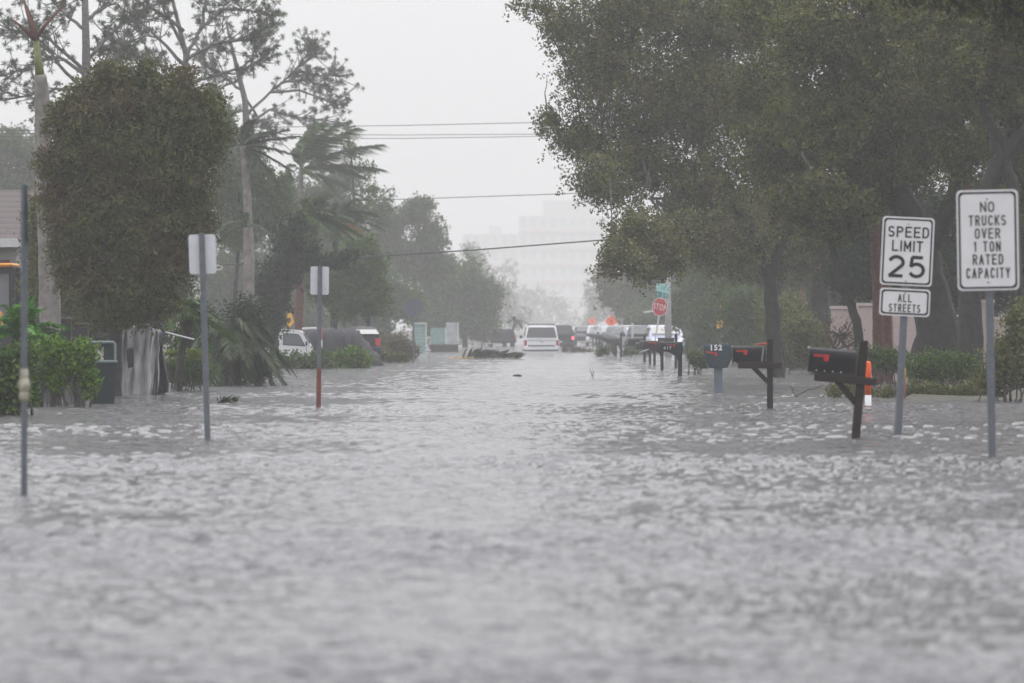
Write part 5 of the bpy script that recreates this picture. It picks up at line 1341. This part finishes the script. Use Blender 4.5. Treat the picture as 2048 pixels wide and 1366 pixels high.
p = P(854, 687, 316); o = MB().box((0, 0, 0), (.28, .25, .12), bev=.02).build("box", M['fascia']); o.location = P(856, 686, 316)
o.location.z = .1
o.name = "white_crate"; tag(o, "small white crate beside the leftmost pale green cabinet", "crate")
palm("palm_tree", "tiny misty palm with two thin trunks left of the suv", 430, [(1024, 686), (1026, 660), (1030, 642)], 4, 4, radial_fronds(95, 14, .75, .5, -20, 70), M['frond_grey'], M['bark_dark'], seed=95, nl=14, lw=.09)

# ------------------------------------------------------------------ things in the flooded left gardens
d = 97; s = d / F; p = P(205, 659, d); p.z = 0
bn = thing("wheeled_bin", "dark green wheeled bin with a pale rimmed handle frame standing in the water", "bin", p, (0, 0, R(6)))
zz = lambda py: HC + (659 - py) * s
hw = 27 * s
mb = MB()
mb.add([(-hw * .8, 0, -.3), (hw * .8, 0, -.3), (hw * .8, .5, -.3), (-hw * .8, .5, -.3), (-hw, -.05, zz(726)), (hw, -.05, zz(726)), (hw, .55, zz(726)), (-hw, .55, zz(726))],
       [(3, 2, 1, 0), (4, 5, 6, 7), (0, 1, 5, 4), (1, 2, 6, 5), (2, 3, 7, 6), (3, 0, 4, 7)])
mb.build("body", M['bin'], bn)
MB().box((0, -.03, zz(723)), (2 * hw + .04, .1, .045), bev=.01).build("rim", M['bin_edge'], bn)
hf = MB(); hf.tube([(-hw, .5, zz(724)), (-hw, .5, zz(688)), (-hw * .86, .5, zz(684.5)), (hw * .86, .5, zz(684.5)), (hw, .5, zz(688)), (hw, .5, zz(724))], .022, 8); hf.build("handle", M['bin_edge'], bn)
MB().box((hw * .55, .53, (zz(686) + zz(724)) / 2), (hw * .8, .03, zz(690) - zz(724)), bev=.008).build("lid", M['bin'], bn)
for x in (-hw * .75, hw * .75): MB().tube([(x - .03, .55, -.2), (x + .03, .55, -.2)], .12, 12).build("wheel", M['tyre'], bn)

def fluted(pts_top, pts_bot, d, flutes, amp, thick, seed, parent, nm, m, org, holes=()):
    rnd = random.Random(seed); n = flutes * 6; V = []
    for k in range(n + 1):
        t = k / n
        def ip(pl): 
            f = t * (len(pl) - 1); i = min(int(f), len(pl) - 2); a, b_ = pl[i], pl[i + 1]; u_ = f - i
            return a[0] + (b_[0] - a[0]) * u_, a[1] + (b_[1] - a[1]) * u_
        a, b_ = ip(pts_top), ip(pts_bot)
        off = amp * math.sin(t * flutes * 2 * math.pi) + rnd.gauss(0, amp * .15)
        A = P(a[0], a[1] + rnd.gauss(0, 1.2), d + off); B = P(b_[0], b_[1], d + off * 1.3)
        V.append([A.lerp(B, v) + Vector((.02 * math.sin(v * 7 + t * 9), .03 * math.sin(v * 5 + t * 21), 0)) for v in np.linspace(0, 1, 12)])
    mb = MB(); vs = [q for c in V for q in c] + [q + Vector((0, thick, 0)) for c in V for q in c]; h = (n + 1) * 12; fs = []
    for k in range(n):
        for j in range(11):
            if (k, j) in holes: continue
            a = k * 12 + j; fs.append((a, a + 12, a + 13, a + 1)); fs.append((h + a + 1, h + a + 13, h + a + 12, h + a))
    return mb.add(vs, fs).build(nm, M[m], parent, org)
d = 110; org = P(280, 659, d); org.z = 0
gs = thing("sheeting_stack", "stack of torn grey fluted sheeting standing upright in the flood", "sheeting", org)
fluted([(232, 676), (262, 656), (302, 655)], [(228, 800), (262, 800), (300, 795)], 109.4, 4, .035, .01, 1, gs, "front_sheet", 'sheet', org, holes=[(k, j) for k in (9, 10, 11, 12) for j in (3, 4, 5)])
fluted([(298, 656), (318, 662), (322, 664)], [(296, 796), (308, 792), (314, 790)], 109.8, 3, .05, .01, 2, gs, "inner_sheet", 'sheet', org)
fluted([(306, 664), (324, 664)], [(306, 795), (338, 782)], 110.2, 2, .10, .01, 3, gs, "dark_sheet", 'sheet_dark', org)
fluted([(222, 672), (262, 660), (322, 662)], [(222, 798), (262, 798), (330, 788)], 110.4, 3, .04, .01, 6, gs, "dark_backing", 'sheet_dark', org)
fluted([(278, 632), (312, 630)], [(270, 665), (306, 668)], 110.9, 4, .04, .01, 4, gs, "ribbed_sheet", 'sheet', org)
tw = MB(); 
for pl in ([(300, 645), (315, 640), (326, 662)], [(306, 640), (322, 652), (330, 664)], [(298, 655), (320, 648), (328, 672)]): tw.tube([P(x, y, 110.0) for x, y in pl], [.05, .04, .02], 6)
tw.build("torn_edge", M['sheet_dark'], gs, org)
o = MB(); 
vs = []
for i in range(13):
    t = i / 12; px = 228 + 45 * t; vs += [tuple(P(px, 801 - 6 * math.sin(math.pi * t), 104.5)), tuple(P(px, 809, 104.5)), tuple(P(px + 3, 800, 106.5))]
fs = [];
for i in range(12):
    a = i * 3
    fs += [(a, a + 3, a + 4, a + 1), (a + 2, a + 5, a + 3, a)]
org = P(250, 659, 104.5); org.z = 0
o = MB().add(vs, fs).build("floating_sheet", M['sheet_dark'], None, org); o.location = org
tag(o, "dark scrap of sheeting floating at the foot of the grey stack", "sheeting scrap")

# digger cab
d = 126; s = d / F; p = P(-30, 659, d); p.z = 0
dg = thing("digger", "digger with a black framed cab and an orange roof edge at the left edge", "digger", p)
X = lambda px: (px + 30) * s
Z = lambda py: HC + (659 - py) * s
MB().box((X(-22), .7, (Z(526) + Z(534)) / 2), (X(26) - X(-70), 1.7, Z(526) - Z(534)), bev=.03).build("roof", M['machine_yellow'], dg)
fr = MB()
for px in (-66, 24): 
    for y in (0, 1.4): fr.box((X(px), y, (Z(534) + Z(660)) / 2), (12 * s, .1, Z(534) - Z(660)), bev=.015)
fr.box((X(-22), 0, Z(541)), (X(30) - X(-72), .09, 12 * s)).box((X(-22), 1.4, Z(541)), (X(30) - X(-72), .09, 12 * s))
fr.build("cab_frame", M['trim_black'], dg)
MB().box((X(-22), .05, Z(590)), (X(18) - X(-60), .02, Z(547) - Z(640))).build("cab_window", M['glass_clear'], dg)
MB().box((X(-22), .9, Z(690)), (1.5, 2.6, .8), bev=.05).build("engine_body", M['trim_black'], dg)
MB().tube([(X(-60), -.8, Z(600)), (X(-5), -.9, Z(612)), (X(10), -.9, Z(628)), (X(12), -.9, Z(660))], [.03, .03, .028, .025], 8).build("boom", M['machine_yellow'], dg)
MB().box((X(57), -.1, Z(560)), (15 * s, .08, 32 * s), bev=.02).tube([(X(30), 0, Z(545)), (X(57), -.05, Z(548))], .012, 6).build("mirror", M['trim_black'], dg)
for x in (X(-75), X(15)): MB().tube([(x, .2, -.1), (x, .6, -.1)], .45, 18).build("wheel", M['tyre'], dg)

# dark boxes added for a dark gap beside a trunk and a dark blob
for (lab, d, x0, x1, y0) in (("dark box added for the dark gap by a trunk behind the hedge", 112, 122, 142, 642), ("dark lidded box behind the green bin at the foot of the big tree", 114, 152, 176, 652)):
    p = P((x0 + x1) / 2, 659, d); p.z = 0; s = d / F; hw = (x1 - x0) / 2 * s; zt = P(0, y0, d).z
    r_ = thing("garden_box", lab, "bin", p)
    MB().add([(-hw * .85, -hw, -.3), (hw * .85, -hw, -.3), (hw * .85, hw, -.3), (-hw * .85, hw, -.3), (-hw, -hw, zt), (hw, -hw, zt), (hw, hw, zt), (-hw, hw, zt)],
             [(3, 2, 1, 0), (4, 5, 6, 7), (0, 1, 5, 4), (1, 2, 6, 5), (2, 3, 7, 6), (3, 0, 4, 7)]).build("body", M['trim_black'], r_)
    MB().box((0, 0, zt + .03), (hw * 2.1, hw * 2.1, .06), bev=.02).build("lid", M['trim_black'], r_)

# weathered boards behind the left hedge
bd = thing("board_fence", "short weathered grey board fence behind the hedge stems", "fence", P(120, 659, 96) * 1.0)
BASE[bd.name] = Vector(bd.location); bd.location.z = 0
for i in range(7):
    px = 72 + 15 * i
    a = P(px, 748 + (i % 3) * 3, 96.2)
    MB().box((a.x - bd.location.x, .2, (a.z - .4) / 2), (13 * 96 / F, .025, a.z + .4)).build("board", M['fence_wood'], bd)

# fallen palm frond in the road
d = dist(717); org = P(975, 659, d); org.z = 0; s = d / F
rg = rng_(97); V = []
for i in range(150):
    t = rg.uniform(0, 1); px = 935 + 100 * t; b_ = P(px, 717, d + rg.normal(0, .25)); b_.z = rg.uniform(-.02, .12)
    h_ = rg.uniform(.12, .46) * (1 - .55 * t); ln = rg.uniform(.1, .5)
    tip = b_ + Vector((ln, rg.normal(0, .2), h_)); side = Vector((.045, .0, -.02))
    m_ = b_.lerp(tip, .55) + Vector((-.02, 0, .03))
    V += [b_, m_ + side, tip, m_ - side]
ff = thing("fallen_frond", "fallen palm frond with a yellow stalk lying in the flooded road", "palm frond", org)
link("leaflets", np_mesh("leaflets", np.array(V) - np.array(org), np.arange(len(V)).reshape(-1, 4)), M['frond_dark'], ff)
MB().tube([P(898, 717, d), P(925, 716, d), P(960, 715, d), P(1000, 714, d), P(1043, 717, d)], [.035, .05, .045, .04, .015], 8).build("stalk", M['frond_stem'], ff, org)
up_ = MB()
for pl, r in (([(926, 716), (930, 702), (934, 697)], .05), ([(934, 716), (938, 706), (941, 700)], .03), ([(944, 716), (942, 704), (945, 697)], .035), ([(915, 716), (914, 711)], .015)): up_.tube([P(x, y, d) for x, y in pl], [r, r * .7, r * .3][:len(pl)] if len(pl) > 2 else r, 6)
up_.build("broken_leaf_base", M['twig'], ff, org)
for (lab, px, py, wpx, hpx) in (("dark floating log in the open water right of the fallen frond", 1035, 753, 20, 3),):
    p, d = ground_pt(px, py); s = d / F
    o = MB().tube([(-wpx / 2 * s, 0, 0), (-wpx * .3 * s, 0, hpx * .3 * s), (wpx * .2 * s, .03, hpx * .4 * s), (wpx / 2 * s, 0, 0)], [.01, .04, .045, .01], 7).build("driftwood", M['twig']); o.location = p
    tag(o, lab, "driftwood")

# torn fronds and twigs floating at the left water edge
rg = rng_(131); rnd = random.Random(131)
for (lab, px, py, wpx) in (("torn green frond trailing in the water at the foot of the clumping palm", 528, 752, 44), ("dark twiggy scraps floating beside the stem of the nearer silver sign back", 452, 806, 30)):
    p, d = ground_pt(px, py); s = d / F; V = []
    for i in range(46):
        x = rnd.uniform(-.5, .5) * wpx * s; b_ = Vector((x, rnd.gauss(0, .12), rnd.uniform(-.01, .04))); tip = b_ + Vector((rnd.uniform(-.05, .22), rnd.gauss(0, .08), rnd.uniform(.0, .11)))
        m_ = b_.lerp(tip, .5); sd = Vector((.012, 0, -.008)); V += [b_, m_ + sd, tip, m_ - sd]
    r_ = thing("floating_frond", lab, "palm frond", p)
    link("leaflets", np_mesh("leaflets", np.array(V), np.arange(len(V)).reshape(-1, 4)), M['frond_dark'], r_)
    MB().tube([(-wpx * .55 * s, 0, .0), (0, .03, .03), (wpx * .5 * s, -.02, .0)], [.018, .014, .006], 6).build("stalk", M['twig'], r_)

# ------------------------------------------------------------------ wet air
hz = MB().box((0, 1385, 27.2), (620, 2850, 58.0))
hm = bpy.data.materials.new("wet_haze"); hm.use_nodes = True
t = hm.node_tree; t.nodes.clear()
vo = t.nodes.new("ShaderNodeVolumePrincipled"); vo.inputs['Color'].default_value = (.945, .94, .925, 1); vo.inputs['Density'].default_value = HAZE
vo.inputs['Anisotropy'].default_value = 0.0
oo = t.nodes.new("ShaderNodeOutputMaterial"); t.links.new(vo.outputs[0], oo.inputs['Volume'])
tag(hz.build("haze", hm), kind="stuff")
